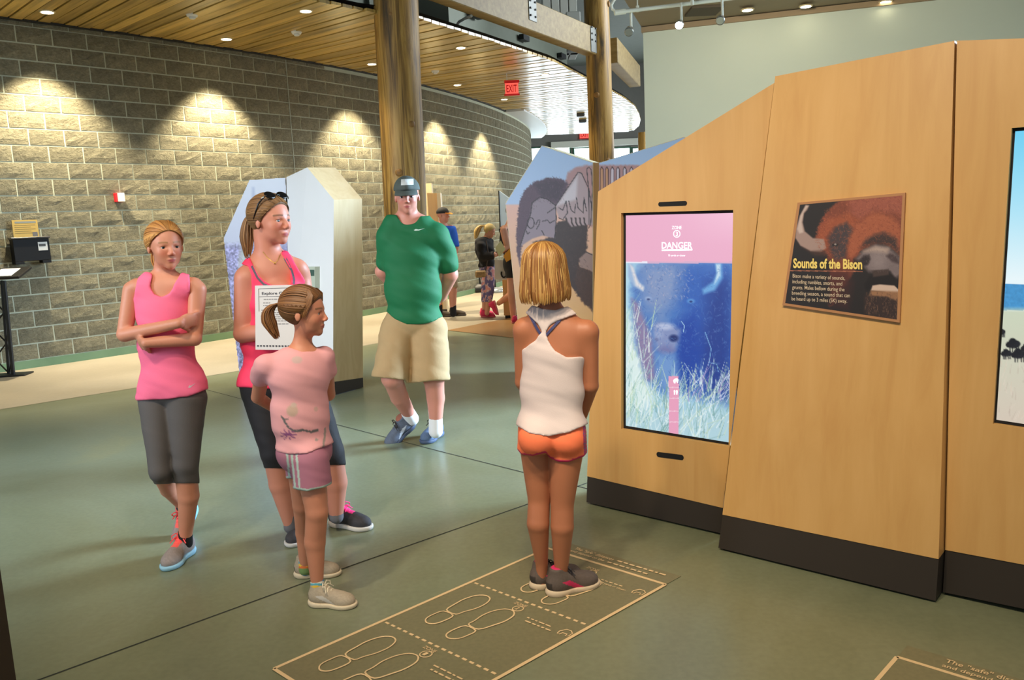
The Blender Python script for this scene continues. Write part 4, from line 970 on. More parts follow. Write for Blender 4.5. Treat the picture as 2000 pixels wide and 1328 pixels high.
def footprint(cx, cv, root, ang=0., sc=1., flip=1):
    def tr(pts): 
        out = []
        for a, b in pts:
            a *= sc*flip; b *= sc; ca, sa = math.cos(ang), math.sin(ang)
            p = G(0, 0) + ux*(cx*W_ + a*ca-b*sa) + uy*(cv + a*sa+b*ca); p.z = .0062; out.append(p)
        return out
    ball = [(-.026, .0), (-.040, .05), (-.046, .09), (-.038, .135), (-.012, .158), (.018, .15), (.036, .115), (.038, .07), (.028, .03), (.022, .0)]
    heel = [(-.026, -.012), (-.032, -.045), (-.026, -.082), (.0, -.1), (.024, -.086), (.030, -.05), (.022, -.012)]
    for nm, P in (('sole_outline', ball), ('heel_outline', heel)):
        n_ = len(P); S_ = []
        for i in range(n_):
            p0, p1, p2, p3 = (np.array(P[(i+j) % n_]) for j in (-1, 0, 1, 2))
            for t in (0, .33, .67): S_.append(tuple(.5*(2*p1+(p2-p0)*t+(2*p0-5*p1+4*p2-p3)*t*t+(3*p1-p0-3*p2+p3)*t**3)))
        q = tr(S_); q.append(q[0])
        MB().tube(q + [q[1]], .0035, 5, False, .35).build(nm, M_line, root)
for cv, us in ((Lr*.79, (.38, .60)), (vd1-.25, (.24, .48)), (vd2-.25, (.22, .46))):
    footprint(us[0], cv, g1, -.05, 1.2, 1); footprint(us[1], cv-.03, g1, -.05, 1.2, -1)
def gtext(t, u, v, wd, h, root=None, base=None, bold=.01, name='lettering'):
    tl = G(u, v+h, .0055); lettering(t, tl, tl+ux*wd, tl-uy*h, M_line, root or g1, (0, 0, 0), bold, name)
gtext('The "safe" distances', .16, Lr+.062, W_*.34, .026); gtext('and depend on the', .16, Lr+.025, W_*.30, .026)
def gmarks(u, v, n, wl, h):                      # lines of print too small to read
    x = u*W_; r = np.random.default_rng(int(1000*v)); mb = MB()
    for i in range(n):
        l = wl*r.uniform(.5, 1.3); a = A_+ux*x+uy*(v+h*.5); b = a+ux*l; q = uy*h*.22
        mb.add([Vector((p.x, p.y, .0056)) for p in (a-q, b-q, b+q, a+q)], [(0, 1, 2, 3)]); x += l+wl*.35
    mb.build('fine_print', M_line, g1)
gmarks(.53, Lr+.062, 8, .026, .026); gmarks(.49, Lr+.025, 7, .026, .026)
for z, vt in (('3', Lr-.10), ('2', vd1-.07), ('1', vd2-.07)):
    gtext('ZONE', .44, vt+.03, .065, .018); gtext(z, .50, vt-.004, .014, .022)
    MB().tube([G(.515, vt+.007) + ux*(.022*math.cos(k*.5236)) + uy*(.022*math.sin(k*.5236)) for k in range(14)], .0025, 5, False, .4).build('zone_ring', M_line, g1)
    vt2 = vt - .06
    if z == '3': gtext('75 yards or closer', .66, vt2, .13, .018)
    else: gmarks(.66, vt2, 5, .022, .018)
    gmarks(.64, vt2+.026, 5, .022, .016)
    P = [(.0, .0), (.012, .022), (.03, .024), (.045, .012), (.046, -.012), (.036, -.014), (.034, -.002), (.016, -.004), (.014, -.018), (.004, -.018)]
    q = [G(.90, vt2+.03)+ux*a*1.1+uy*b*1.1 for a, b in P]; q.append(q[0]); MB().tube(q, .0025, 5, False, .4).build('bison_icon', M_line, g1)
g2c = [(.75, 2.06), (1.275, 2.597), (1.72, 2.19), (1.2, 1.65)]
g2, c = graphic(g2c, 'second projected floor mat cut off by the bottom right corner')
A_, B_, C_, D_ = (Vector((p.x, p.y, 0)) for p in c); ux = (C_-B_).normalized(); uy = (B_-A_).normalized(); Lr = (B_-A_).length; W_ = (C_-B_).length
MB().prism([Vector((p.x, p.y, .003)) for p in (A_, B_+uy*.1, C_+uy*.1, D_)], (0, 0, -.002)).build('projected_patch', M_gfx, g2)
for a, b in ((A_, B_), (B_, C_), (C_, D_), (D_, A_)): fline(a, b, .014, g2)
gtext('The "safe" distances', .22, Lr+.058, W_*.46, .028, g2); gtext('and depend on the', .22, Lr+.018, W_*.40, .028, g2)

# ================================================================ SMALL THINGS ON AND AT THE BLOCK WALL
def wall_at(x, y):                               # point on the wall face seen at a photo position
    d = ray(x, y); best = None
    for s in np.linspace(-5, 18, 1200):
        p, t = wallp(s, .02); k = d.x*(p.y-EYE.y)-d.y*(p.x-EYE.x)
        if best is not None and best[0]*k <= 0: 
            Y = p.y; return at(x, y, Y), t
        best = (k, s)
p, t = wall_at(230, 386)
fa = empty('fire_alarm', tuple(p), 'red and white fire alarm strobe on the block wall', 'alarm')
fr = Matrix.Translation(p) @ Matrix.Rotation(t, 4, 'Z')
MB().box((-.05, -.06, -.06), (.05, .02, .06), fr, .006).build('housing', mat('alarm_red', (196, 28, 40), .4), fa)
MB().box((-.028, -.085, -.058), (.06, -.058, .058), fr, .006).build('strobe', mat('alarm_white', (226, 224, 214), .4), fa)
p, t = wall_at(56, 487)
bx_ = empty('brochure_box', tuple(p), 'black wooden drop box mounted low on the block wall', 'box')
fr = Matrix.Translation(p) @ Matrix.Rotation(t, 4, 'Z')
M_blk = mat('black_lacquer', (12, 11, 11), .65, spec=.3)
MB().box((-.2, -.14, -.14), (.2, .0, .13), fr, .004).build('box_body', M_blk, bx_)
MB().box((-.215, -.155, .13), (.215, .0, .15), fr, .004).build('lid', mat('black_lid', (40, 34, 24), .3), bx_)
for sx in (-1, 1): MB().box((sx*.15-.05, -.14, -.175), (sx*.15+.05, .0, -.14), fr, .003).build('foot_block', M_blk, bx_)
lb_ = MB().box((.07, -.1425, -.02), (.175, -.139, .085), fr, .001).build('label', mat('label_white', (206, 206, 200), .6), bx_)
MB().box((.08, -.144, .03), (.155, -.142, .06), fr).build('label_print', mat('label_ink', (60, 60, 60), .6), lb_)
ic = empty('notice_card', tuple(fr @ Vector((-.03, -.05, .15))), 'yellow notice card standing on the black drop box', 'card')
MB().box((-.16, -.06, .15), (.12, -.052, .36), fr).build('card_sheet', mat('yellow_card', (196, 162, 80), .6, var=.04), ic)
lettering('Donations Drop Box', fr @ Vector((-.13, -.062, .33)), fr @ Vector((.10, -.062, .33)), fr @ Vector((-.13, -.062, .30)), mat('grey_ink', (120, 128, 132), .6), ic, (0, 0, 0), .01) if False else None
mb = MB()
for k in range(5): mb.box((-.14, -.0612, .20+.024*k), (.09-.05*(k % 2), -.0602, .205+.024*k), fr)
mb.build('printed_lines', mat('brown_ink', (150, 116, 50), .6), ic)
MB().box((-.13, -.0615, .322), (.10, -.0603, .342), fr).build('printed_title', mat('grey_ink', (132, 136, 128), .6), ic)
MB().box((.05, -.0618, .16), (.105, -.0603, .21), fr).build('printed_picture', mat('photo_ink', (110, 104, 96), .6), ic)
# reading stand at the left edge
M_st = mat('stand_black', (24, 24, 23), .45, metal=.2)
sp = onz(20, 733, 0); YS = sp.y
sd = empty('display_stand', (sp.x, sp.y, 0), 'black metal display stand with truss leg at the left edge', 'stand')
xr = onz(58, 731, 0).x
frs = Matrix.Translation((sp.x, YS, 0)) @ Matrix.Rotation(.12, 4, 'Z')
MB().box((-.24, -.14, 0), (xr-sp.x, .10, .02), frs, .004).build('base_plate', M_st, sd)
lg = []
for (xa, ya), (xb, yb), dy in (((4, 548), (17, 722), .03), ((8, 548), (26, 730), -.06)):
    a = at(xa, ya, YS+dy); b = at(xb, yb, YS+dy); b.z = .02; MB().tube([b, a], .022, 8).build('leg', M_st, sd); lg.append((a, b))
for dx in (-.16,):
    MB().tube([lg[0][1]+Vector((dx, 0, 0)), lg[0][0]+Vector((dx, 0, 0))], .022, 8).build('leg', M_st, sd)
mb = MB()
for k in range(6):
    p_, q_ = (lg[0] if k % 2 == 0 else lg[1]), (lg[1] if k % 2 == 0 else lg[0])
    mb.tube([p_[1].lerp(p_[0], k/6), q_[1].lerp(q_[0], (k+1)/6)], .009, 6)
    d_ = Vector((-.16, 0, 0)); mb.tube([lg[0][1].lerp(lg[0][0], k/6)+(d_ if k % 2 else Vector((0, 0, 0))), lg[0][1].lerp(lg[0][0], (k+1)/6)+(Vector((0, 0, 0)) if k % 2 else d_)], .009, 6)
mb.build('truss_web', M_st, sd)
c0 = at(36, 540, YS-.16)
tp = Matrix.Translation(c0) @ Matrix.Rotation(.35, 4, 'X')
MB().box((-.36, 0, -.03), (0, .30, 0), tp, .004).build('table_top', M_st, sd)
pg = MB().box((-.33, .03, .001), (-.10, .25, .004), tp).build('paper_sheet', mat('paper_white', (228, 224, 214), .7)); tag(pg, 'white sheet lying on the black display stand', 'paper')
# dark post edge in the bottom left corner
q = at(35, 1328, 1.25); ps = MB().box((q.x-.12, 1.1, 0), (q.x, 1.25, 1.95), None, .004).build('wooden_upright', mat('dark_walnut', (46, 24, 12), .5, var=.1))
tag(ps, 'dark brown wooden upright at the bottom left corner', 'post')

# ================================================================ FAR EXHIBITS
def far_box(name, x0, x1, y0, y1, Y, dp, m, label, cat, slope=0.):
    a = at(x0, y0, Y); b = at(x1, y0+slope, Y); z0 = max(0, at(x0, y1, Y).z)
    root = empty(name, ((a.x+b.x)/2, Y, 0), label, cat)
    MB().prism([Vector((a.x, Y, 0)), Vector((b.x, Y, 0)), b, a], (0, dp, 0)).build('carcass', m, root)
    MB().box((b.x, Y-.01, 0), (b.x+.06, Y+dp, b.z)).build('side_panel', M_maple_lt, root)
    MB().box((a.x-.01, Y-.015, 0), (b.x+.06, Y+.02, .1)).build('plinth', M_base, root)
    return root
far_box('maple_kiosk', 820, 836, 358, 600, 14.7, .25, M_maple_lt, 'tall narrow maple kiosk edge behind the man in green', 'kiosk')
far_box('maple_kiosk', 834, 853, 377, 600, 13.9, .3, M_maple, 'shorter maple kiosk behind the man in green', 'kiosk')
wb = empty('graphic_board', tuple(at(985, 420, 14.0)), 'white slanted graphic board leaning behind the dark-topped visitor', 'board')
q = [at(974.5, 373, 14.0), at(1012, 400, 14.2), at(1016, 470, 14.2), at(977, 455, 14.0)]
MB().prism(q, (.02, .06, 0)).build('board_sheet', mat('board_white', (206, 220, 226), .4), wb)
MB().prism([at(973, 372, 13.99), at(975, 373, 13.99), at(978.5, 456, 13.99), at(976, 456, 13.99)], (.0, .08, 0)).build('board_edge', M_black, wb)
ms_ = MB(); ms_.tube([at(990, 460, 14.25), Vector((at(990, 460, 14.25).x, 14.25, 0))], .03, 8).build('board_leg', M_black, wb)
pd = empty('maple_pedestal', (at(995, 630, 12.9).x, 12.9, 0), 'maple pedestal with activity sheet beside the far visitors', 'pedestal')
a = at(981, 546, 13.0); b = at(1022, 546, 13.0)
MB().box((a.x, 12.95, .05), (b.x, 13.25, a.z), None, .004).build('carcass', M_maple, pd)
MB().box((a.x+.02, 12.97, 0), (b.x-.02, 13.23, .05)).build('plinth', M_black, pd)
sh = empty('activity_sheet', tuple(at(985, 545, 12.8)), 'white sheet with dark drawing on the far maple pedestal', 'board')
MB().prism([at(966, 507, 12.7), at(990, 508, 12.7), at(990, 546, 12.7), at(966, 546, 12.7)], (0, .02, 0)).build('sheet', mat('sheet_white', (214, 212, 206), .6), sh)
MB().tube([at(984+5*math.cos(k*.6), 534+8*math.sin(k*.6), 12.69) for k in range(-1, 7)], .012, 6).build('drawing', M_black, sh)
bgp = empty('floor_bag', tuple(onz(930, 570, 0)), 'black bag lying on the floor by the far girl', 'bag')
p = onz(930, 571, 0)
MB().lathe([(.30, 0), (.34, .06), (.28, .14), (.12, .2), (.03, .215)], 20, Matrix.Translation((p.x, p.y, 0)) @ Matrix.Scale(.55, 4, (0, 1, 0))).build('bag_body', mat('bag_black', (18, 18, 20), .45), bgp, True)
MB().tube([p+Vector((.1, -.02, .18)), p+Vector((.09, -.02, .32)), p+Vector((.13, -.02, .36)), p+Vector((.17, -.02, .2))], .02, 6).build('strap', M_black, bgp)
p = onz(966, 571, 0); b2_ = empty('floor_lamp_base', tuple(p), 'shiny grey rounded base on the floor behind the far girl', 'base')
MB().lathe([(.24, 0), (.25, .03), (.18, .09), (.05, .12)], 20, Matrix.Translation(p)).build('base_disc', mat('shiny_grey', (150, 156, 160), .25, metal=.4), b2_, True)
MB().lathe([(.04, .1), (.04, .3), (.03, .31)], 12, Matrix.Translation(p)).build('base_neck', M_black, b2_, True)
# ================================================================ PEOPLE: smooth blended bodies grown from distance fields
def surfnet(Fv, xs, ys, zs):
    S = Fv < 0
    cs = np.zeros(tuple(n-1 for n in Fv.shape), np.int8); corners = []
    for i in (0, 1):
        for j in (0, 1):
            for k in (0, 1):
                cs += S[i:Fv.shape[0]-1+i, j:Fv.shape[1]-1+j, k:Fv.shape[2]-1+k]; corners.append((i, j, k))
    I, J, K = np.nonzero((cs > 0) & (cs < 8))
    vals = np.stack([Fv[I+i, J+j, K+k] for i, j, k in corners], 1)
    co = np.stack([np.stack([xs[I+i], ys[J+j], zs[K+k]], 1) for i, j, k in corners], 1)
    acc = np.zeros((len(I), 3)); cnt = np.zeros(len(I))
    for a in range(8):
        for b in range(a+1, 8):
            if sum(abs(p-q) for p, q in zip(corners[a], corners[b])) != 1: continue
            m = (vals[:, a] < 0) != (vals[:, b] < 0)
            t = np.where(m, vals[:, a]/np.where(m, vals[:, a]-vals[:, b], 1), 0)
            acc += np.where(m[:, None], co[:, a]+(co[:, b]-co[:, a])*t[:, None], 0); cnt += m
    V = acc/cnt[:, None]
    idx = np.full(cs.shape, -1, np.int64); idx[I, J, K] = np.arange(len(I))
    quads = []
    nx, ny, nz = Fv.shape
    for ax in range(3):
        sl0 = [slice(1, -1)]*3; sl1 = [slice(1, -1)]*3; sl0[ax] = slice(0, -1); sl1[ax] = slice(1, None)
        A = S[tuple(sl0)]; B = S[tuple(sl1)]; d = np.argwhere(A != B)
        if not len(d): continue
        inside_first = A[tuple(d.T)]
        base = d + np.array([0 if i == ax else 1 for i in range(3)])
        o1, o2 = (ax+1) % 3, (ax+2) % 3
        def cell(da, db):
            c = base.copy(); c[:, o1] -= da; c[:, o2] -= db; return idx[c[:, 0], c[:, 1], c[:, 2]]
        q = np.stack([cell(1, 1), cell(0, 1), cell(0, 0), cell(1, 0)], 1)
        q[~inside_first] = q[~inside_first][:, ::-1]
        quads.append(q)
    Q = np.concatenate(quads); Q = Q[(Q >= 0).all(1)]
    return V, Q
def np_mesh(name, V, Q, material=None, parent=None, col=None, smooth=True):
    me = bpy.data.meshes.new(name); me.vertices.add(len(V)); me.vertices.foreach_set('co', np.asarray(V, np.float32).ravel())
    me.loops.add(Q.size); me.loops.foreach_set('vertex_index', Q.ravel().astype(np.int32))
    me.polygons.add(len(Q)); me.polygons.foreach_set('loop_start', np.arange(0, Q.size, 4, dtype=np.int32))
    me.update(calc_edges=True); me.validate()
    if smooth: me.shade_smooth()
    if col is not None: set_col(me, col)
    return link(name, me, parent, material)
def relax(V, Q, n=1, w=.5):
    for _ in range(n):
        s = np.zeros_like(V); c = np.zeros(len(V))
        for a in range(4):
            np.add.at(s, Q[:, a], V[Q[:, (a+1) % 4]]+V[Q[:, (a+3) % 4]]); np.add.at(c, Q[:, a], 2)
        V = V*(1-w) + w*s/np.maximum(c, 1)[:, None]
    return V
def smin(a, b, k):
    h = np.clip(.5+.5*(b-a)/k, 0, 1); return b*(1-h)+a*h - k*h*(1-h)
class Prim:
    """kind 'c': tapered capsule a-b with radii; kind 'e': ellipsoid with axes R (rows) and radii"""
    def __init__(s, kind, a, b, r0, r1, R=None, k=.02, neg=False): s.kind, s.a, s.b, s.r0, s.r1, s.R, s.k, s.neg = kind, np.array(a, float), np.array(b, float) if b is not None else None, r0, r1, R, k, neg
    def box(s, off):
        m = .05+off
        if s.kind == 'c':
            r = max(s.r0, s.r1)+m; return np.minimum(s.a, s.b)-r, np.maximum(s.a, s.b)+r
        e = np.sqrt((s.R**2*np.array(s.r0)[:, None]**2).sum(0))+m; return s.a-e, s.a+e
    def dist(s, P):
        if s.kind == 'c':
            ba = s.b-s.a; pa = P-s.a; h = np.clip(pa@ba/(ba@ba+1e-12), 0, 1)
            return np.linalg.norm(pa-h[..., None]*ba, axis=-1)-(s.r0+(s.r1-s.r0)*h)
        q = (P-s.a)@s.R.T; r = np.array(s.r0); k0 = np.linalg.norm(q/r, axis=-1); k1 = np.linalg.norm(q/(r*r), axis=-1)
        return k0*(k0-1)/np.maximum(k1, 1e-9)
def axis_grid(lo, hi, coarse, fines):
    """1-D coordinates from lo to hi: coarse step, finer inside the given (a, b, step) intervals"""
    x = lo; out = [x]
    while x < hi:
        st = coarse
        for a, b, f in fines:
            if a-coarse < x < b: st = min(st, f)
        x += st; out.append(x)
    return np.array(out)
def field(prims, coarse, fines=(), off=0., cut=None, kk=None):
    lo = np.min([p.box(off)[0] for p in prims if not p.neg], 0)+.02; hi = np.max([p.box(off)[1] for p in prims if not p.neg], 0)-.02
    ax = [axis_grid(lo[i], hi[i], coarse, [(f[0][i]-f[1], f[0][i]+f[1], f[2]) for f in fines]) for i in range(3)]
    Fv = np.full(tuple(len(a) for a in ax), 1., np.float32)
    for p in prims:
        l, h = p.box(off); sl = [slice(max(0, np.searchsorted(ax[i], l[i])-1), np.searchsorted(ax[i], h[i])+1) for i in range(3)]
        if any(s.start >= s.stop for s in sl): continue
        G_ = np.stack(np.meshgrid(*(ax[i][sl[i]] for i in range(3)), indexing='ij'), -1)
        d = p.dist(G_).astype(np.float32); cur = Fv[tuple(sl)]
        if p.neg: Fv[tuple(sl)] = -smin(-cur, d, p.k)
        else: Fv[tuple(sl)] = smin(cur, d-off, kk or p.k)
    if cut is not None:
        G_ = np.stack(np.meshgrid(*ax, indexing='ij'), -1); sh = G_.shape[:3]; P = G_.reshape(-1, 3)
        near = (Fv.ravel() < .06); c = np.full(len(P), -1., np.float32)
        if near.any(): c[near] = cut(P[near])
        Fv = np.maximum(Fv, c.reshape(sh))
    return Fv, ax
SKIN_M = attr_mat('skin', .5, bump=.05, bscale=220)
HAIR = {}
HAIRMID = {}; HAIRST = {}
def hair_mat(name, stops):
    HAIRMID[name] = stops[len(stops)//2][1]; HAIRST[name] = [s_[1] for s_ in stops]
    return ramp_mat(name, stops, (160, 160, 14), rough=.42, detail=4, distort=.3)
class Person:
    def __init__(s, Y, loc, label):
        s.Y = Y; s.pr = {}; s.root = empty('person', (loc[0], loc[1], 0), label, 'person'); s.fines = []
    def P(s, x, y, d=0.): return at(x, y, s.Y+d)
    def C(s, n, x0, y0, d0, r0, x1, y1, d1, r1, k=.009):
        a = s.P(x0, y0, d0); b = s.P(x1, y1, d1); s.pr[n] = Prim('c', a, b, r0*mpp(a), r1*mpp(b), k=k); return s
    def E(s, n, x, y, d, rx, ry, ratio, yaw=0., k=.035, tilt=0.):
        a = s.P(x, y, d); m = mpp(a); yw = math.radians(yaw)
        f = np.array((math.sin(yw), -math.cos(yw), 0)); sd = np.array((math.cos(yw), math.sin(yw), 0)); u = np.array((0, 0, 1.))
        t = math.radians(tilt); sd, u = sd*math.cos(t)+u*math.sin(t), u*math.cos(t)-sd*math.sin(t)
        s.pr[n] = Prim('e', a, None, (rx*m, rx*m*ratio, ry*m), None, np.stack([sd, f, u]), k=k); return s
    def head(s, x, y, hpx, yaw, tilt=0., d=0., roll=0., male=False, child=False, lipcol=(170, 84, 82)):
        c = s.P(x, y, d); h = hpx*mpp(c); yw = math.radians(yaw); t = math.radians(tilt)
        f = np.array((math.sin(yw), -math.cos(yw), 0)); l = np.array((math.cos(yw), math.sin(yw), 0)); u = np.array((0, 0, 1.))
        f, u = f*math.cos(t)+u*math.sin(t), u*math.cos(t)-f*math.sin(t)
        r = math.radians(roll); l, u = l*math.cos(r)+u*math.sin(r), u*math.cos(r)-l*math.sin(r)
        O = np.array(c)-u*(.5*h); s.hO, s.hh, s.hf, s.hl, s.hu = O, h, f, l, u
        R = np.stack([f, l, u]); L = lambda a, b, c_: O+(f*a+l*b+u*c_)*h
        s.L = L; pr = s.pr; ck = 1.06 if child else 1.; jw = .92 if child else (1.08 if male else 1.)
        pr['h_skull'] = Prim('e', L(-.06, 0, .615), None, (.425*h, .335*h*ck, .375*h), None, R, k=.03*h)
        pr['h_face'] = Prim('e', L(.13, 0, .40), None, (.245*h, .245*h*ck, .33*h), None, R, k=.12*h)
        pr['h_jaw'] = Prim('e', L(.12, 0, .22), None, (.22*h, .215*h*jw, .17*h), None, R, k=.09*h)
        pr['h_chin'] = Prim('e', L(.265, 0, .085), None, (.075*h, .085*h*jw, .075*h), None, R, k=.09*h)
        for sg in (-1, 1):
            pr['h_cheek%d' % sg] = Prim('e', L(.225, sg*.135, .365), None, (.10*h, .10*h, .10*h), None, R, k=.10*h)
            pr['h_brow%d' % sg] = Prim('c', L(.335, sg*.045, .565), L(.275, sg*.185, .56), .036*h, .03*h, k=.05*h)
            pr['h_nost%d' % sg] = Prim('e', L(.405, sg*.042, .335), None, (.04*h, .032*h, .03*h), None, R, k=.025*h)
            pr['h_ear%d' % sg] = Prim('e', L(-.03, sg*.335*ck, .44), None, (.06*h, .028*h, .095*h), None, R, k=.03*h)
        pr['h_nose'] = Prim('c', L(.345, 0, .53), L(.435, 0, .365), .028*h, (.045 if not child else .04)*h, k=.035*h)
        pr['h_lipu'] = Prim('e', L(.345, 0, .226), None, (.045*h, .088*h, .022*h), None, R, k=.02*h)
        pr['h_lipl'] = Prim('e', L(.340, 0, .184), None, (.042*h, .072*h, .024*h), None, R, k=.02*h)
        for sg in (-1, 1): pr['h_socket%d' % sg] = Prim('e', L(.40, sg*.135, .483), None, (.075*h, .075*h, .042*h), None, R, k=.03*h, neg=True)
        pr['h_mouth'] = Prim('c', L(.392, -.075, .206), L(.392, .075, .206), .009*h, .009*h, k=.008*h, neg=True)
        s.lids = []
        for sg in (-1, 1):
            s.lids += [Prim('e', L(.283, sg*.135, .513), None, (.068*h, .078*h, .030*h), None, R, k=.008*h), Prim('e', L(.281, sg*.135, .441), None, (.064*h, .074*h, .026*h), None, R, k=.012*h)]
        s.lip = lipcol; s.fines.append((np.array(L(0, 0, .5)), .56*h, max(.0034, .017*h)))
        s.eyes(); return s
    def eyes(s):
        h = s.hh
        for sg in (-1, 1):
            c = s.L(.283, sg*.135, .476); r = .062*h; n = 14
            V = []; cols = []; Qf = []
            for i in range(n+1):
                th = math.pi*i/n
                for k in range(18):
                    ph = 2*math.pi*k/18
                    V.append(c + r*(s.hf*math.cos(th)+(s.hl*math.cos(ph)+s.hu*math.sin(ph))*math.sin(th)))
                    cols.append((16, 14, 14) if th < .28 else (92, 108, 112) if th < .56 else (226, 218, 212))
            for i in range(n):
                for k in range(18): Qf.append((i*18+k, i*18+(k+1) % 18, (i+1)*18+(k+1) % 18, (i+1)*18+k))
            np_mesh('eye', np.array(V), np.array(Qf)[:, ::-1], attr_mat('eye', .15), s.root, np.array(cols))
            lid = MB().tube([s.L(.346-.05*a*a, sg*.135+.062*a, .499-.020*a*a) for a in (-1, -.5, 0, .5, 1)], [.003*h*1.2, .006*h, .008*h, .007*h, .003*h], 6)
            lid.build('eyelid', mat('lash', (70, 48, 38), .7), s.root, True)
    def body(s, names, coarse, skin, brow=(120, 86, 58), k=None, browm=1.):
        prims = [s.pr[n] for n in names if n in s.pr and not s.pr[n].neg]+[p for n, p in s.pr.items() if p.neg]+(s.lids if hasattr(s, 'lids') else [])
        Fv, ax = field(prims, coarse, s.fines); V, Q = surfnet(Fv, *ax); V = relax(V, Q, 1, .35)
        col = np.tile(np.array(skin, float), (len(V), 1))
        nz = noise2(V[:, 0]*9+V[:, 1]*5, V[:, 2]*9, 3); col *= (1+(nz[:, None]-.5)*.08)
        if hasattr(s, 'hO'):
            q = (V-s.hO)/s.hh; a, b, c = q@s.hf, q@s.hl, q@s.hu
            def blend(m, cc): 
                m = np.clip(m, 0, 1)[:, None]; col[:] = col*(1-m)+np.array(cc, float)*m
            blend(.7*(1-np.hypot((b)/.095, (c-.206)/.042))*3*(a > .22), s.lip)
            blend(.22*(1-np.hypot((abs(b)-.15)/.12, (c-.36)/.11))*2*(a > .1), (np.array(skin)*np.array((1.0, .72, .70))))
            blend(.25*(1-np.hypot(b/.07, (c-.36)/.06))*2*(a > .36), (np.array(skin)*np.array((1.0, .74, .70))))
            arch = .585-.25*(abs(b)-.13)**2/.02*.05
            blend(browm*.8*(1-np.abs(c-arch)/.022)*2*((abs(b) > .05) & (abs(b) < .225) & (a > .2)), brow)
            blend(.25*(1-np.hypot((abs(b)-.135)/.085, (c-.49)/.05))*2*(a > .2), np.array(skin)*np.array((.78, .68, .66)))
        return np_mesh('body', V, Q, SKIN_M, s.root, col)
    def garment(s, name, names, off, cut, material, coarse=.008, wr=0., wfreq=28., kk=None, col=None, wdir=(.35, .2, 1.), dens=None):
        """cut(x, y, P) works on photo-frame coordinates (pixels at the person's own depth) and returns outside-positive pixels"""
        prims = [s.pr[n] for n in names]; m = mpp(s.P(1000, 700))
        def cf(P):
            x, y = toimg(P); return (cut(x, y, P)*m).astype(np.float32)
        Fv, ax = field(prims, coarse, (), off, cf if cut else None, kk)
        if wr:
            G_ = np.stack(np.meshgrid(*ax, indexing='ij'), -1); w_ = G_@np.array(wdir)
            n = noise2(w_*wfreq, G_[..., 2]*4+G_[..., 0]*6, 5, 2)-.5
            Fv = Fv + (n*wr).astype(np.float32)
        V, Q = surfnet(Fv, *ax); V = relax(V, Q, 2, .5)
        c = None
        if col is not None:
            x, y = toimg(V); c = col(x, y, V)
        return np_mesh(name, V, Q, material, s.root, c)
    # hair helpers -----------------------------------------------------
    def haircap(s, material, cutf, infl=.035, name='hair', extra=(), low=.16):
        h = s.hh; R = np.stack([s.hf, s.hl, s.hu])
        pr = [Prim('e', s.L(-.07, 0, .63), None, ((.43+infl)*h, (.345+infl)*h, (.385+infl)*h), None, R, k=.03*h)]+[Prim(*e[:-1], k=e[-1]) if isinstance(e, tuple) else e for e in extra]
        def cut(P):
            q = (P-s.hO)/h; return (cutf(q@s.hf, q@s.hl, q@s.hu)*h).astype(np.float32)
        Fv, ax = field(pr, .005, (), 0., cut); V, Q = surfnet(Fv, *ax); V = relax(V, Q, 1, .5)
        return np_mesh(name, V, Q, mat(material.name+'_base', tuple(int(c*.86) for c in HAIRMID[material.name]), .6, var=.12, vscale=60, bump=.3, bscale=200), s.root)
    def strands(s, paths, r, material, name='hair_strands'):
        n = 5; V = []; Q = []
        for P in paths:
            P = np.array(P); m = len(P); t = np.gradient(P, axis=0); t /= np.linalg.norm(t, axis=1)[:, None]+1e-9
            ref = np.array((.31, .9, .2)); a = np.cross(t, ref); a /= np.linalg.norm(a, axis=1)[:, None]+1e-9; b = np.cross(t, a)
            rr = r*np.minimum(1, np.minimum(np.arange(m)+.4, m-np.arange(m)-.6)/1.5)[:, None]
            base = len(V)*0 + sum(len(v) for v in V)
            ang = 2*np.pi*np.arange(n)/n
            ring = P[:, None]+rr[:, None]*(a[:, None]*np.cos(ang)[None, :, None]+b[:, None]*np.sin(ang)[None, :, None])
            V.append(ring.reshape(-1, 3)); i = np.arange(m-1)[:, None]*n; k = np.arange(n)[None]
            Q.append((base+np.stack([i+k, i+(k+1) % n, i+n+(k+1) % n, i+n+k], -1)).reshape(-1, 4))
        g = np.random.default_rng(len(paths)); st = np.array(HAIRST[material.name], float); cl = []
        for v in V:
            t = np.clip(g.normal(.5, .22), 0, 1)*(len(st)-1); i = min(int(t), len(st)-2); cl.append(np.tile(st[i]+(st[i+1]-st[i])*(t-i), (len(v), 1)))
        return np_mesh(name, np.concatenate(V), np.concatenate(Q), attr_mat('hair_strand', .45), s.root, np.concatenate(cl))
    def pulled_strands(s, tie, n, material, r=.0028, infl=.05, low=.2, seed=1):
        """strands from the hairline over the skull to a tie point given in head coordinates"""
        g = np.random.default_rng(seed); c = np.array((-.07, 0, .63)); rad = np.array((.43+infl, .345+infl, .385+infl)); paths = []
        e = (np.array(tie)-c)/rad; e /= np.linalg.norm(e)
        for i in range(n):
            a = g.uniform(0, 1); sg = g.choice((-1, 1))
            if a < .55: st = np.array((.36-.30*(a/.55)**1.5, sg*(.02+.34*(a/.55)), .86-.34*(a/.55)**1.6))
            else: st = np.array((-.02-.25*(a-.55)/.45, sg*.34, .50-.32*(a-.55)/.45))
            d = (st-c)/rad; d /= np.linalg.norm(d); w_ = math.acos(np.clip(d@e, -1, 1)); pts = []
            for t in np.linspace(.0, .97, 12):
                q = (math.sin((1-t)*w_)*d+math.sin(t*w_)*e)/math.sin(w_)
                q = c+q*rad*(1.0+.012*g.normal()*0+.02*math.sin(t*3.1)); pts.append(s.L(*q))
            paths.append(pts)
        s.strands(paths, r, material)
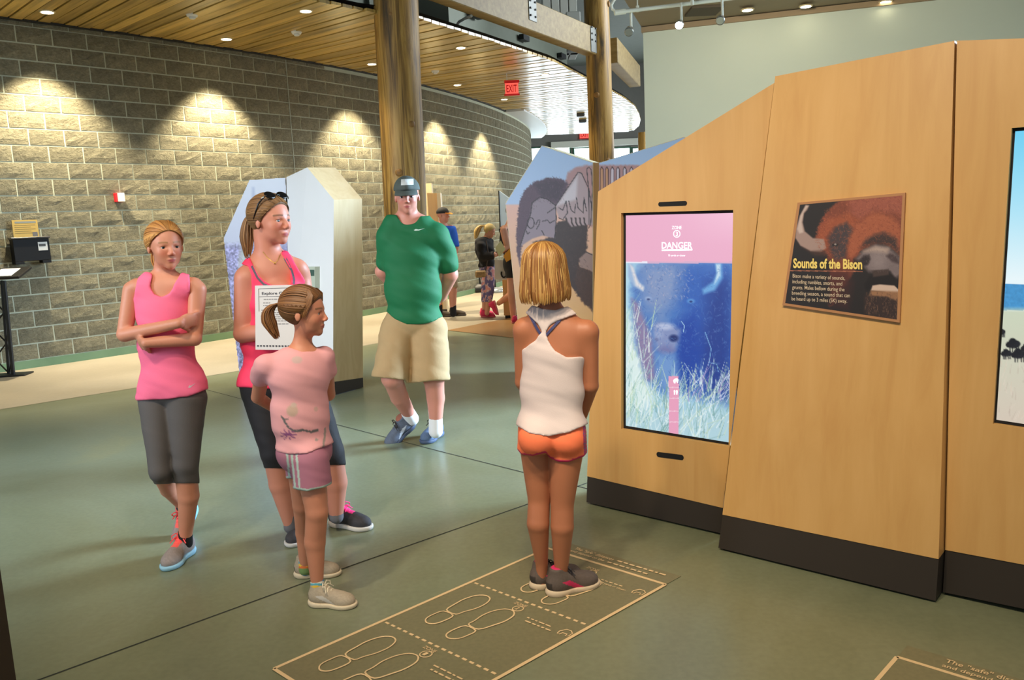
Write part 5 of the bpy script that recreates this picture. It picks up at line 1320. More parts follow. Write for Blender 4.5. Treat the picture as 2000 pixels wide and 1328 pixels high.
    def hang_strands(s, start, end, r0, r1, bulge, n, material, r=.003, seed=2, name='hair_strands'):
        g = np.random.default_rng(seed); a = np.array(start); b = np.array(end); paths = []
        for i in range(n):
            th = g.uniform(0, 6.28); q = math.sqrt(g.uniform(0, 1)); e1 = np.array((math.cos(th), math.sin(th), 0))*q
            ln = g.uniform(.78, 1.04); pts = []
            for t in np.linspace(0, 1, 11):
                tt = t*ln; c = a+(b-a)*tt+np.array(bulge)*math.sin(math.pi*min(tt, 1)**.7)
                w_ = r0+(r1-r0)*min(tt*1.6, 1); w_ *= (1 if tt < .6 else 1-.6*(tt-.6)/.4)
                pts.append(c+e1*w_)
            paths.append(pts)
        s.strands(paths, r, material, name)
    def shoe(s, heel, toe, up=(0, 0, 1), wd=.09, upper=(110, 110, 108), sole=(206, 204, 196), lace=(240, 70, 90), trim=None, lining=(60, 60, 60), ln=None, laces=True, accent=None, name='shoe'):
        heel = Vector(heel); toe = Vector(toe); f = (toe-heel); L = f.length; f.normalize(); u = Vector(up); u = (u-f*u.dot(f)).normalized(); l = u.cross(f)
        sc = L/.27
        def W(a, b, c): return heel + f*(a*L) + l*(b*wd) + u*(c*sc)
        I3 = np.eye(3)
        def pe(a, b, c, ra, rb, rc_, k=.02): return Prim('e', (a*L, b*wd, c*sc), None, (ra*L, rb*wd, rc_*sc), None, I3, k=k*sc)
        def pc(a, b, c, r0, a1, b1, c1, r1, k=.025): return Prim('c', (a*L, b*wd, c*sc), (a1*L, b1*wd, c1*sc), r0*sc, r1*sc, k=k*sc)
        def mk(prims, nm, material, cut=None, col=None, off=0., parent=None):
            Fv, ax = field(prims, .0048*max(sc, .8), (), off, cut); V, Q = surfnet(Fv, *ax); V = relax(V, Q, 1, .4)
            c = col(V) if col else None
            Wd = np.array(heel)+V[:, :1]*np.array(f)+V[:, 1:2]*np.array(l)+V[:, 2:]*np.array(u)
            return np_mesh(nm, Wd, Q, material, parent or s.root, c)
        body_ = [pc(.16, 0, .055, .040, .80, 0, .040, .034), pe(.22, 0, .06, .22, .42, .055), pe(.74, .02, .036, .25, .49, .038), pc(.24, 0, .06, .040, .19, 0, .118, .036), pc(.28, 0, .085, .028, .66, 0, .055, .030)]
        def ucol(V):
            x = V[:, 0]/L; z = V[:, 2]/sc; y = V[:, 1]/wd
            c = np.tile(np.array(upper, float), (len(V), 1)); n = noise2(x*40, y*30+z*300, 4)-.5; c *= 1+.16*n[:, None]
            if trim: 
                m = ((z > .112) | ((x > .30) & (x < .62) & (abs(y) < .20) & (z > .06))); c[m] = trim
            if accent:
                m = (abs((x-.42)*1.6+(z-.05)*9) < .12) & (abs(y) > .30) & (z < .075); c[m] = accent
                m = (x < .1) & (z < .07) & (abs(y) < .3); c[m] = np.array(upper)*.6
            return c
        up_o = mk(body_, name, attr_mat('shoe_upper', .75, bump=.15, bscale=260), lambda P: np.maximum(.012*sc-P[:, 2], P[:, 2]-(.132-.05*np.clip(P[:, 0]/L-.2, 0, 1))*sc), ucol)
        sole_ = [pe(.20, 0, .02, .22, .46, .03), pc(.2, 0, .016, .034, .75, 0, .016, .04), pe(.74, .02, .018, .275, .54, .032)]
        mk(sole_, 'sole', mat('sole_%d_%d_%d' % tuple(sole), sole, .7, var=.05), lambda P: np.maximum(.001-P[:, 2], P[:, 2]-(.026+.010*np.clip(1-P[:, 0]/L*2.2, 0, 1))*sc), None, .003, up_o)
        mk([pc(.235, 0, .10, .0300, .20, 0, .130, .0300)], 'lining', mat('lining_%d_%d_%d' % tuple(lining), lining, .8), lambda P: P[:, 2]-.136*sc, None, .0, up_o)
        if laces:
            ml = mat('lace_%d_%d_%d' % tuple(lace), lace, .7); mb = MB()
            for i in range(5):
                a = .36+.065*i; z = .1135-.0095*i
                mb.tube([W(a, -.24, z-.012), W(a+.01, -.1, z), W(a+.025, .1, z), W(a+.03, .24, z-.012)], .0034*sc, 5)
                mb.tube([W(a+.03, -.24, z-.014), W(a+.02, -.1, z+.002), W(a+.005, .1, z+.002), W(a, .24, z-.012)], .0034*sc, 5)
            for sg in (-1, 1):
                mb.tube([W(.35, 0, .116), W(.36, sg*.22, .136), W(.40, sg*.42, .124), W(.41, sg*.38, .106), W(.36, sg*.1, .114)], .0032*sc, 5)
                mb.tube([W(.35, 0, .116), W(.40, sg*.20, .120), W(.46, sg*.46, .092)], .003*sc, 5)
            mb.build('laces', ml, up_o)
        return up_o
    def hand(s, wrist, direction, palm_n, size, curl=.5, pre='hd', thumb=1):
        """wrist and direction in world; palm_n = palm normal; five separate curled fingers joined to the palm"""
        w0 = np.array(wrist); d = np.array(direction, float); d /= np.linalg.norm(d); n = np.array(palm_n, float); n -= d*(n@d); n /= np.linalg.norm(n); sd = np.cross(d, n)
        S_ = size
        R = np.stack([d, sd, n]); s.pr[pre+'palm'] = Prim('e', w0+d*.26*S_, None, (.30*S_, .22*S_, .09*S_), None, R, k=.012)
        for i, (o, ln) in enumerate(((-.165, .40), (-.055, .46), (.055, .43), (.16, .34))):
            b = w0+d*.50*S_+sd*o*S_; c1 = b+(d*math.cos(curl)+n*math.sin(curl))*ln*.5*S_; c2 = c1+(d*math.cos(2*curl)+n*math.sin(2*curl))*ln*.3*S_; c3 = c2+(d*math.cos(2.7*curl)+n*math.sin(2.7*curl))*ln*.22*S_
            for j, (p, q, r0, r1) in enumerate(((b-d*.08*S_, c1, .055, .05), (c1, c2, .05, .045), (c2, c3, .045, .038))): s.pr['%sf%d%d' % (pre, i, j)] = Prim('c', p, q, r0*S_, r1*S_, k=.004)
        b = w0+d*.12*S_-sd*thumb*.16*S_; c1 = b+(d*.7-sd*thumb*.55+n*.35)*.26*S_; c2 = c1+(d*.9-sd*thumb*.1+n*.4)*.2*S_
        s.pr[pre+'t0'] = Prim('c', b, c1, .07*S_, .058*S_, k=.01); s.pr[pre+'t1'] = Prim('c', c1, c2, .056*S_, .046*S_, k=.004)
def cuty(y1): return lambda x, y, P: y-y1
def all_(*fs): return lambda x, y, P: np.maximum.reduce([f(x, y, P) for f in fs])
def seg_y(x, pts):                                # piecewise line y(x)
    return np.interp(x, [p[0] for p in pts], [p[1] for p in pts])
def poly_sd(x, y, poly):
    p = Paint(x, y, 0, 0, 1); return p.sdist(poly)
from mathutils.bvhtree import BVHTree
def bvh_of(o):
    me = o.data; n = len(me.vertices); co = np.empty(n*3, np.float32); me.vertices.foreach_get('co', co)
    return BVHTree.FromPolygons([Vector(c) for c in co.reshape(-1, 3)], [tuple(p.vertices) for p in me.polygons])
def on_surface(bv, x, y, lift=.003):
    d = ray(x, y).normalized(); h = bv.ray_cast(EYE, d)
    return None if h[0] is None else h[0]+h[1]*lift
def patch(bv, pts, material, parent, name, lift=.002):
    P = [on_surface(bv, *p, lift) for p in pts]
    if any(p is None for p in P): return
    c = sum(P, Vector((0, 0, 0)))/len(P); n = len(P)
    mesh(name, P+[c], [(i, (i+1) % n, n) for i in range(n)], material, parent)
def patch_grid(bv, q, nu, nv, material, parent, name, lift=.003):
    (x0, y0), (x1, y1), (x2, y2), (x3, y3) = q; V = []
    for j in range(nv+1):
        for i in range(nu+1):
            u, v = i/nu, j/nv; x = (x0*(1-u)+x1*u)*(1-v)+(x3*(1-u)+x2*u)*v; y = (y0*(1-u)+y1*u)*(1-v)+(y3*(1-u)+y2*u)*v
            p = on_surface(bv, x, y, lift)
            if p is None: return
            V.append(p)
    mesh(name, V, [(j*(nu+1)+i, j*(nu+1)+i+1, (j+1)*(nu+1)+i+1, (j+1)*(nu+1)+i) for j in range(nv) for i in range(nu)], material, parent)
def skin_names(s): return [n for n in s.pr if not n.startswith('_')]
def ribbon_strip(bv, pts, wpx, material, parent, name, lift=.004):
    P = []
    for i, (x, y) in enumerate(pts):
        a = pts[max(i-1, 0)]; b = pts[min(i+1, len(pts)-1)]; dx, dy = b[0]-a[0], b[1]-a[1]; l = math.hypot(dx, dy); nx, ny = -dy/l*wpx/2, dx/l*wpx/2
        P.append((on_surface(bv, x+nx, y+ny, lift), on_surface(bv, x-nx, y-ny, lift)))
    P = [q for q in P if q[0] and q[1]]
    if len(P) < 2: return
    v = [p for q in P for p in q]; mesh(name, v, [(2*i, 2*i+1, 2*i+3, 2*i+2) for i in range(len(P)-1)], material, parent)
def floor_shoe_from(s, ankle_px): pass

# ------------------------------------------------ teenage girl in pink tank, arms crossed, walking
g = Person(3.75, (-1.66, 3.75), 'teenage girl in light pink tank and grey leggings walking with arms crossed')
g.head(323, 480, 92, 38, -2)
g.C('neck', 322, 500, .03, 18, 320, 548, .03, 20, .03)
g.C('sh', 268, 560, 0, 17, 378, 558, 0, 17, .04)
g.C('trap', 300, 552, .02, 17, 342, 551, .02, 17, .04)
g.E('chest', 320, 600, .01, 52, 52, .60); g.E('abd', 325, 680, .0, 49, 78, .60, k=.05); g.E('pelv', 338, 748, .02, 60, 46, .66, k=.05)
g.C('uaL', 258, 566, .0, 17, 243, 652, -.04, 14); g.C('faL', 243, 654, -.05, 14, 350, 631, -.14, 10)
g.C('uaR', 386, 566, .0, 17, 380, 660, -.04, 14); g.C('faR', 380, 662, -.06, 14, 286, 670, -.135, 10)
g.hand(g.P(350, 630, -.13), (.75, .9, .1), (-.5, .8, .2), .155, .35, 'hL', 1); g.hand(g.P(284, 670, -.135), (-.7, .8, -.1), (.3, 1, .2), .155, .35, 'hR', -1)
g.C('thR', 364, 778, .02, 36, 362, 905, -.03, 22.5, .012); g.C('knR', 361, 905, -.03, 22, 368, 968, .0, 20); g.C('shR', 368, 968, 0, 19.5, 362, 1050, .03, 12)
g.C('thL', 305, 778, .02, 31, 312, 922, -.08, 17, .012); g.C('shL1', 312, 922, -.08, 16.5, 330, 955, .12, 16); g.C('shL2', 330, 955, .12, 16, 358, 988, .36, 11)
gb_ = g.body(skin_names(g), .0075, (206, 138, 108), (150, 104, 62))
tankpoly = [(270, 542), (284, 530), (297, 534), (293, 560), (302, 574), (316, 579), (332, 572), (349, 541), (354, 531), (370, 534), (371, 593), (368, 620), (400, 650), (420, 757), (400, 762), (366, 775), (330, 780), (262, 782), (240, 780), (255, 660), (263, 625), (260, 585)]
gt = g.garment('tank_top', ['chest', 'abd', 'pelv', 'sh', 'trap', 'thR', 'thL'], .012, lambda x, y, P: poly_sd(x, y, tankpoly), mat('pink_knit', (250, 112, 148), .75, bump=.15, bscale=300), .006, .010, 22, .045)
bv = bvh_of(gt)
patch(bv, [(367, 757), (370, 752), (372, 753), (370, 755.5), (382, 748), (371, 757.5)], mat('silver_logo', (226, 206, 206), .3, metal=.3), gt, 'logo')
g.garment('leggings', ['pelv', 'thR', 'thL', 'knR', 'shL1'], .006, lambda x, y, P: np.maximum(735-y, np.where(x < 333, y-946, y-944)), mat('grey_knit', (88, 84, 82), .8, bump=.15, bscale=250), .006, .005, 26, .014)
ng = g.L
g.haircap(hair_mat('strawberry_hair', [(.3, (150, 96, 44)), (.5, (196, 138, 72)), (.7, (222, 172, 100))]), lambda a, b, c: np.maximum(.775*(a-.05)-.632*(c-.50), .2-c), .028)
g.pulled_strands((-.50, 0, .50), 340, MATS['strawberry_hair'], .0026, .03)
g.hang_strands(g.L(-.5, 0, .5), g.L(-.62, 0, -.1), .02, .028, (-.02, .02, 0), 50, MATS['strawberry_hair'], .004, name='ponytail')
hl, tl_ = onz(374, 1075), onz(342, 1101)
g.C('_sock', 362, 1040, .03, 13.3, 363, 1060, .03, 13.3); g.garment('sock', ['_sock'], 0, None, mat('black_sock', (20, 19, 20), .9), .006)
d_ = (tl_-hl).normalized()
g.shoe(hl, hl+d_*.25, wd=.088, upper=(150, 138, 132), sole=(150, 196, 216), lace=(255, 84, 84), trim=(255, 100, 90), lining=(40, 40, 40))
an = g.P(360, 985, .36)
g.shoe(an+Vector((.02, .07, -.02)), an+Vector((-.02, -.08, -.22)), up=(0, -.6, .8), wd=.088, upper=(150, 138, 132), sole=(120, 180, 220), lace=(255, 84, 84), trim=(255, 100, 90), lining=(40, 40, 40))

# ------------------------------------------------ woman in coral tank with papers
w_ = Person(3.92, (-1.07, 3.92), 'woman in bright coral tank top with ponytail, holding a white paper packet')
w_.head(530, 430, 97, 60, 0)
w_.C('neck', 519, 458, .02, 23, 527, 520, .03, 26, .03)
w_.C('sh', 488, 538, -.03, 21, 580, 526, .05, 21, .05); w_.C('trap', 505, 518, .02, 20, 552, 512, .04, 18, .05)
w_.E('chest', 535, 580, .02, 58, 62, .62, 30); w_.E('bust', 552, 588, -.05, 40, 32, .7, 30, k=.05); w_.E('abd', 533, 665, .02, 57, 70, .62, 30, k=.05); w_.E('pelv', 545, 742, .03, 73, 54, .66, 25, k=.05)
w_.C('uaL', 480, 545, -.05, 22, 474, 650, -.06, 17, .03); w_.C('faL', 474, 653, -.07, 17.5, 545, 646, -.19, 12)
w_.C('uaR', 586, 538, .08, 20, 604, 640, .05, 16, .03); w_.C('faR', 604, 640, .04, 16, 578, 655, -.15, 11.5)
w_.hand(w_.P(546, 646, -.19), (1, -.15, .05), (.1, 1, -.1), .175, .25, 'hL', 1); w_.hand(w_.P(576, 655, -.16), (-1, -.3, .05), (-.1, 1, 0), .175, .25, 'hR', -1)
w_.C('thL', 512, 768, -.0, 37, 537, 882, -.05, 25, .012); w_.C('knL', 537, 882, -.05, 24, 549, 945, -.02, 23); w_.C('shL', 549, 945, -.02, 23, 568, 1025, -.01, 13)
w_.C('thR', 596, 768, .06, 38, 644, 884, .05, 26, .012); w_.C('knR', 644, 884, .05, 25, 655, 942, .08, 23); w_.C('shR', 655, 942, .08, 23, 657, 1008, .08, 13)
w_.body(skin_names(w_), .0075, (204, 136, 112), (112, 76, 52))
wp = [(468, 516), (472, 498), (484, 494), (504, 538), (516, 550), (530, 557), (569, 557), (568, 531), (556, 505), (543, 484), (553, 478), (566, 496), (594, 546), (622, 600), (640, 757), (590, 762), (530, 760), (455, 756), (455, 690), (484, 620), (493, 570), (492, 540), (484, 520)]
wt = w_.garment('tank_top', ['chest', 'bust', 'abd', 'pelv', 'sh', 'trap', 'thL', 'thR'], .012, lambda x, y, P: poly_sd(x, y, wp), mat('coral_knit', (252, 62, 104), .7, bump=.12, bscale=300), .006, .010, 20, .05)
bv = bvh_of(wt)
ribbon_strip(bv, [(484.5, 504), (493, 523), (503, 543), (515, 555.5), (530, 562), (548, 563)], 4, mat('grey_piping', (92, 84, 98), .7), wt, 'piping')
ribbon_strip(bv, [(549, 491), (559, 507), (570, 530), (573.5, 545), (573, 556)], 4, MATS['grey_piping'], wt, 'piping')
w_.garment('leggings', ['pelv', 'thL', 'thR', 'knL', 'knR'], .006, lambda x, y, P: np.maximum(735-y, y-np.where(x < 590, 915, 908)), mat('black_knit', (30, 29, 34), .7, bump=.12, bscale=250), .0065, .005, 24, .014)
w_.haircap(hair_mat('brown_blond_hair', [(.3, (84, 58, 34)), (.5, (128, 92, 54)), (.7, (176, 134, 82))]), lambda a, b, c: np.maximum(.775*(a-.06)-.632*(c-.50), .17-c), .03)
w_.pulled_strands((-.49, 0, .62), 400, MATS['brown_blond_hair'], .0026, .033, seed=4)
tie = w_.L(-.50, 0, .62); pe_ = np.array(w_.P(484, 502, .02))
w_.hang_strands(tie, pe_, .018, .034, (-.02, .01, .02), 110, MATS['brown_blond_hair'], .0035, name='ponytail')
MB().tube([Vector(tie)+Vector((.022*math.cos(k*.63), .01*math.sin(k*.63), .022*math.sin(k*.63))) for k in range(11)], .006, 6).build('hair_tie', mat('teal_tie', (60, 96, 100), .6), w_.root, True)
# necklace pendant
bvb = bvh_of([o for o in w_.root.children if o.name.startswith('body')][0])
ribbon_strip(bvb, [(514, 492), (521, 502), (530, 510), (536.5, 513.5), (543, 508), (547, 498)], 1.1, mat('gold_chain', (206, 168, 84), .3, metal=.9), w_.root, 'necklace', .002)
pk = on_surface(bvb, 536.5, 514.5, .003)
if pk: MB().lathe([(.002, -.004), (.005, 0), (.002, .004)], 10, Matrix.Translation(pk)).build('pendant', MATS['gold_chain'], w_.root, True)
# shoes
t0 = onz(567, 1071); h0 = t0+Vector((.035, .24, 0)); h0.z = t0.z
w_.shoe(h0, t0, wd=.092, upper=(58, 56, 60), sole=(206, 204, 200), lace=(255, 60, 140), trim=(255, 60, 140), lining=(60, 58, 60))
h1 = onz(646, 1024); t1 = onz(732, 1037); t1 = h1+(t1-h1).normalized()*.26
w_.shoe(h1, t1, wd=.092, upper=(54, 53, 57), sole=(216, 212, 204), lace=(255, 60, 140), trim=(255, 60, 140), lining=(110, 106, 108))
for sx, sy, sd_ in ((568, 1022, -.01), (657, 1003, .08)):
    n_ = '_sock%d' % sx; w_.C(n_, sx, sy-14, sd_, 13.5, sx, sy+6, sd_, 14); w_.garment('sock', [n_], 0, None, mat('grey_sock', (110, 108, 112), .9), .006)
# sunglasses pushed up on the woman's hair
sg = empty('sunglasses', tuple(w_.L(.15, 0, 1.0)), "dark sunglasses pushed up on the woman's hair", 'sunglasses')
M_sun = mat('sunglass_black', (16, 14, 14), .12)
for s1 in (-1, 1):
    R = np.stack([w_.hf*.75+w_.hu*.66, w_.hl, w_.hu*.75-w_.hf*.66]); h = w_.hh
    Fv, ax = field([Prim('e', w_.L(.19, s1*.165, .985), None, (.03*h, .145*h, .10*h), None, R)], .004); V, Q = surfnet(Fv, *ax); np_mesh('lens', V, Q, M_sun, sg)
    MB().tube([w_.L(.17, s1*.30, .96), w_.L(.08, s1*.385, .82), w_.L(-.03, s1*.395, .62), w_.L(-.09, s1*.385, .53)], [.018*h, .016*h, .013*h, .01*h], 8).build('temple_arm', M_sun, sg, True)
    MB().tube([w_.L(.185, s1*.335, .955), w_.L(.15, s1*.365, .915)], .012*h, 6).build('hinge_trim', mat('sun_silver', (200, 196, 186), .3, metal=.8), sg, True)
MB().tube([w_.L(.215, -.06, .99), w_.L(.225, 0, 1.0), w_.L(.215, .06, .99)], .014*w_.hh, 8).build('bridge', M_sun, sg, True)
# paper packet
pp = [w_.P(498, 558, -.215), w_.P(590, 556, -.235), w_.P(591, 684, -.235), w_.P(499, 683, -.215)]
pk_ = empty('paper_packet', tuple(pp[3]), 'white printed Explore packet held against the coral tank top', 'paper')
MB().prism(pp, (0.002, .008, 0)).build('sheets', mat('packet_white', (226, 226, 226), .7), pk_)
def pkp(x, y): 
    u = (x-498)/92; v = (y-558)/126
    a = pp[0]+(pp[1]-pp[0])*u; b = pp[3]+(pp[2]-pp[3])*u; return a+(b-a)*v+Vector((0, -.0012, 0))
M_ink = mat('packet_ink', (62, 66, 78), .7); M_ink2 = mat('packet_ink_grey', (150, 150, 152), .7)
def pktext(t, x0, y0, x1, y1, m=M_ink, bold=.0): lettering(t, pkp(x0, y0), pkp(x1, y0), pkp(x0, y1), m, pk_, (0, 0, 0), bold)
pktext('Explore Custer', 511.5, 570.5, 572, 577.5, bold=.012)
mbp = MB(); rp = np.random.default_rng(6)
for k, (xa, xb, yy) in enumerate(((515, 552, 584), (514, 528, 591), (514, 540, 596), (510, 566, 605), (510, 562, 610), (510, 568, 614), (512, 560, 618), (512, 566, 622), (512, 556, 626), (512, 564, 632))):
    x = xa
    while x < xb:
        l = rp.uniform(2, 6); mbp.add([pkp(x, yy), pkp(x+l, yy), pkp(x+l, yy+1.5), pkp(x, yy+1.5)], [(0, 1, 2, 3)]); x += l+1.4
mbp.build('fine_print', M_ink2, pk_)
for a, b in (((505, 564), (586, 563)), ((505, 564), (505.5, 608)), ((506, 579.5), (586, 578.5))):
    p0_, p1_ = pkp(*a), pkp(*b); MB().tube([p0_, p1_], .0012, 4).build('ruled_line', M_ink2, pk_)
for k in range(12): MB().box(tuple(pkp(503+6*k, 676)-Vector((.004, .001, .003))), tuple(pkp(503+6*k, 676)+Vector((.004, .0005, .003)))).build('binding_hole', M_ink, pk_)

# ------------------------------------------------ small girl in pale pink T-shirt
k_ = Person(3.25, (-.83, 3.27), 'small girl in pale pink printed T-shirt and mauve shorts, hands behind back')
k_.head(596, 609, 96, 84, -2, child=True)
k_.C('neck', 594, 640, .01, 17, 588, 690, .02, 18, .03)
k_.C('sh', 524, 713, -.05, 13, 630, 696, .05, 13, .05)
k_.E('chest', 584, 735, 0, 54, 56, .68, 30, k=.05); k_.E('abd', 587, 808, 0, 52, 78, .72, 30, k=.05); k_.E('pelv', 595, 880, 0, 52, 46, .76, 30, k=.05)
k_.C('uaL', 514, 718, -.05, 15.5, 504, 775, .05, 13); k_.C('faL', 504, 776, .06, 12.5, 545, 803, .17, 9)
k_.C('uaR', 636, 700, .06, 15, 642, 770, .16, 12.5); k_.C('faR', 642, 770, .16, 12, 590, 803, .2, 9)
k_.hand(k_.P(546, 803, .17), (1, .1, -.1), (0, -1, 0), .12, .5, 'hL', 1); k_.hand(k_.P(588, 803, .2), (-1, 0, -.2), (0, -1, 0), .12, .5, 'hR', -1)
k_.C('thL', 606, 905, -.05, 30, 619, 1000, -.07, 21.5, .012); k_.C('knL', 619, 1000, -.07, 21.5, 615, 1058, -.05, 20); k_.C('shL', 615, 1058, -.05, 20, 620, 1150, -.05, 10.5)
k_.C('thR', 588, 905, .07, 28, 592, 985, .12, 20, .012); k_.C('knR', 592, 985, .12, 19.5, 595, 1040, .19, 17); k_.C('shR', 595, 1040, .19, 17, 597, 1112, .22, 10.5)
k_.body(skin_names(k_), .007, (206, 138, 108), (120, 84, 54))
k_.C('_slvL', 516, 713, -.05, 13.5, 508, 738, -.01, 14); k_.C('_slvR', 634, 699, .06, 13, 639, 722, .09, 13)
def kshirt(x, y, P):
    neck = seg_y(x, [(520, 640), (541, 663), (564, 679), (590, 688), (608, 682), (616, 664), (640, 640)])-y
    hem = y-seg_y(x, [(520, 858), (529, 864), (542, 884), (570, 889), (600, 886), (645, 868), (660, 860)])
    return np.maximum(neck, hem)
def kcol(x, y, V):
    p = Paint(x, y, 480, 640, 3.905); p.fill((232, 168, 172)); fr = V[:, 1] < 3.27
    sv = p.c.copy()
    p.ell(390, 245, 40, 28, (206, 178, 172), .3, .9); p.ell(355, 635, 44, 44, (196, 170, 150), .3, .9); p.ell(366, 590, 24, 16, (206, 184, 168), .3, .9); p.ell(535, 620, 16, 18, (196, 166, 150), .4, .7); p.ell(540, 855, 14, 10, (150, 150, 140), .4, .8)
    p.line([(275, 680), (300, 720), (330, 765), (380, 790), (440, 780), (500, 795), (548, 780)], 15, (104, 104, 104)); p.line([(300, 700), (330, 690)], 8, (110, 108, 106)); p.line([(590, 920), (600, 850), (606, 770)], 16, (128, 136, 124), .7)
    for a in range(0, 360, 40): p.line([(325, 815), (325+62*math.cos(math.radians(a)), 815+40*math.sin(math.radians(a)))], 9, (136, 76, 128), .9)
    p.c[~fr] = sv[~fr]; return p.c
k_.C('_lgL', 606, 900, -.05, 33, 612, 960, -.06, 35); k_.C('_lgR', 590, 900, .07, 31, 598, 955, .08, 33)
k_.garment('t_shirt', ['chest', 'abd', 'pelv', 'sh', '_slvL', '_slvR', '_lgL', '_lgR'], .013, kshirt, attr_mat('tshirt_print', .8, bump=.1, bscale=300), .006, .012, 20, .025, kcol)
def kshorts(x, y, P): return np.maximum(866-y, y-np.where(P[:, 1] < 3.26, seg_y(x, [(540, 944), (560, 952), (600, 960), (634, 952), (660, 940)]), seg_y(x, [(560, 935), (660, 930)])))
M_mauve = mat('mauve_jersey', (168, 110, 128), .8, bump=.1, bscale=300)
def ksc(x, y, V):
    c = np.tile(np.array((172, 112, 132.)), (len(V), 1)); fr = V[:, 1] < 3.27
    for x0 in (561, 570, 579): 
        m = (abs(x-(x0+(y-890)*.10)) < 2.0) & fr; c[m] = (176, 196, 186)
    hm = kshorts(x, y, V) > -4.5; c[hm & (y > 900)] = (176, 200, 190); return c
k_.garment('shorts', ['pelv', '_lgL', '_lgR'], .006, kshorts, attr_mat('shorts_print', .8), .005, .006, 22, .012, ksc)
k_.haircap(hair_mat('brown_hair', [(.3, (84, 54, 28)), (.5, (124, 82, 44)), (.7, (164, 116, 66))]), lambda a, b, c: np.maximum(.775*(a-.12)-.632*(c-.52), .17-c), .035)
k_.pulled_strands((-.50, 0, .66), 400, MATS['brown_hair'], .0024, .038, seed=7)
tie = k_.L(-.515, 0, .68); k_.hang_strands(tie, k_.P(541, 660, .0), .016, .030, (-.045, 0, .01), 110, MATS['brown_hair'], .0032, seed=5, name='ponytail')
MB().tube([Vector(tie)+Vector((.004*math.cos(k*.63)+.012, .02*math.cos(k*.63), .02*math.sin(k*.63))) for k in range(11)], .006, 6).build('hair_tie', mat('yellow_tie', (240, 190, 40), .6), k_.root, True)
# wisps of fringe
fr_ = []
for i in range(36):
    sg_ = 1 if i % 2 else -1; o_ = (i//2)*.012; fr_.append([k_.L(.20-o_*.3, sg_*.22, .97), k_.L(.28-o_*.5, sg_*.29, .86), k_.L(.26-o_, sg_*.335, .70), k_.L(.18-o_, sg_*.345, .56-.02*(i % 4)), k_.L(.12-o_*.8, sg_*.33, .46-.03*(i % 3))])
k_.strands(fr_, .0024, MATS['brown_hair'], 'fringe')
h0 = onz(606, 1180); t0 = onz(696, 1186); k_.shoe(h0, h0+(t0-h0).normalized()*.205, wd=.078, upper=(176, 162, 140), sole=(222, 206, 176), lace=(226, 216, 190), lining=(150, 140, 130), accent=(206, 200, 190))
h1 = onz(577, 1126); t1 = onz(668, 1122); k_.shoe(h1, h1+(t1-h1).normalized()*.205, wd=.078, upper=(168, 154, 132), sole=(218, 202, 172), lace=(226, 216, 190), lining=(150, 140, 130), accent=(200, 194, 184))
for sx, sy, sd_ in ((620, 1146, -.05), (597, 1103, .22)):
    n_ = '_sk%d' % sx; k_.C(n_, sx, sy-8, sd_, 13.5, sx, sy+8, sd_, 13.5)
    def scol(x, y, V, sy=sy):
        c = np.tile(np.array((66, 140, 190.)), (len(V), 1)); t = (y-(sy-20))
        for a, b, cc in ((9, 13, (226, 220, 200)), (13, 18, (90, 170, 190)), (18, 23, (236, 196, 70)), (23, 27, (226, 120, 60)), (27, 40, (120, 150, 90))): c[(t > a) & (t <= b)] = cc
        return c
    k_.garment('sock', [n_], 0, None, attr_mat('sock_stripes', .9), .004, col=scol)

# ------------------------------------------------ girl seen from behind
b = Person(3.2, (.15, 3.2), 'blond bobbed girl seen from behind in white racerback tank and orange shorts')
b.head(1067, 523, 99, 150, -2, child=True)
b.C('neck', 1072, 560, 0, 18, 1078, 620, 0, 20, .03); b.C('trap', 1052, 622, 0, 18, 1106, 624, 0, 18, .05)
b.C('sh', 1026, 640, .03, 19, 1144, 645, -.03, 20, .05)
b.E('chest', 1081, 686, 0, 61, 62, .58, 155, k=.05); b.E('abd', 1077, 768, 0, 60, 84, .60, 155, k=.05); b.E('pelv', 1078, 838, 0, 66, 50, .66, 155, k=.05)
for sg_ in (-1, 1): b.E('glut%d' % sg_, 1078+sg_*28, 858, -.06, 36, 32, .9, 155, k=.014)
b.C('uaR', 1150, 650, -.03, 19, 1154, 752, -.02, 15, .03); b.C('faR', 1154, 755, -.02, 14.5, 1136, 815, .15, 10)
b.C('uaL', 1021, 645, .03, 18, 1020, 745, .08, 14, .03); b.C('faL', 1020, 747, .08, 13.5, 1050, 800, .22, 10)
b.hand(b.P(1135, 816, .15), (-.6, .6, -.3), (-.5, -.8, 0), .135, .45, 'hR', 1); b.hand(b.P(1051, 801, .22), (.8, .3, -.3), (0, -1, .2), .135, .45, 'hL', -1)
b.C('thL', 1047, 868, .02, 33, 1053, 975, .02, 22, .010); b.C('knL', 1053, 975, .02, 21.5, 1051, 1022, .0, 22, .004); b.C('shL', 1051, 1022, .0, 22, 1058, 1100, .045, 12, .004); b.C('anL', 1058, 1100, .045, 12, 1058, 1136, .055, 11, .004)
b.C('thR', 1107, 868, -.02, 35, 1098, 982, -.02, 23, .010); b.C('knR', 1098, 982, -.02, 22.5, 1098, 1028, -.03, 22.5, .004); b.C('shR', 1098, 1028, -.03, 22.5, 1096, 1116, .01, 12.5, .004); b.C('anR', 1096, 1116, .01, 12.5, 1095, 1148, .02, 11, .004)
bb = b.body(skin_names(b), .007, (180, 114, 80), (150, 110, 60))
bpoly = [(1022, 606), (1034, 596), (1060, 604), (1085, 606), (1110, 598), (1126, 613), (1096, 624), (1075, 637), (1067, 648), (1070, 664), (1084, 686), (1106, 698), (1137, 695), (1170, 720), (1175, 815), (1147, 828), (1112, 845), (1072, 853), (1034, 846), (1006, 828), (985, 815), (985, 700), (1012, 684), (1026, 680), (1048, 663), (1058, 649), (1050, 634)]
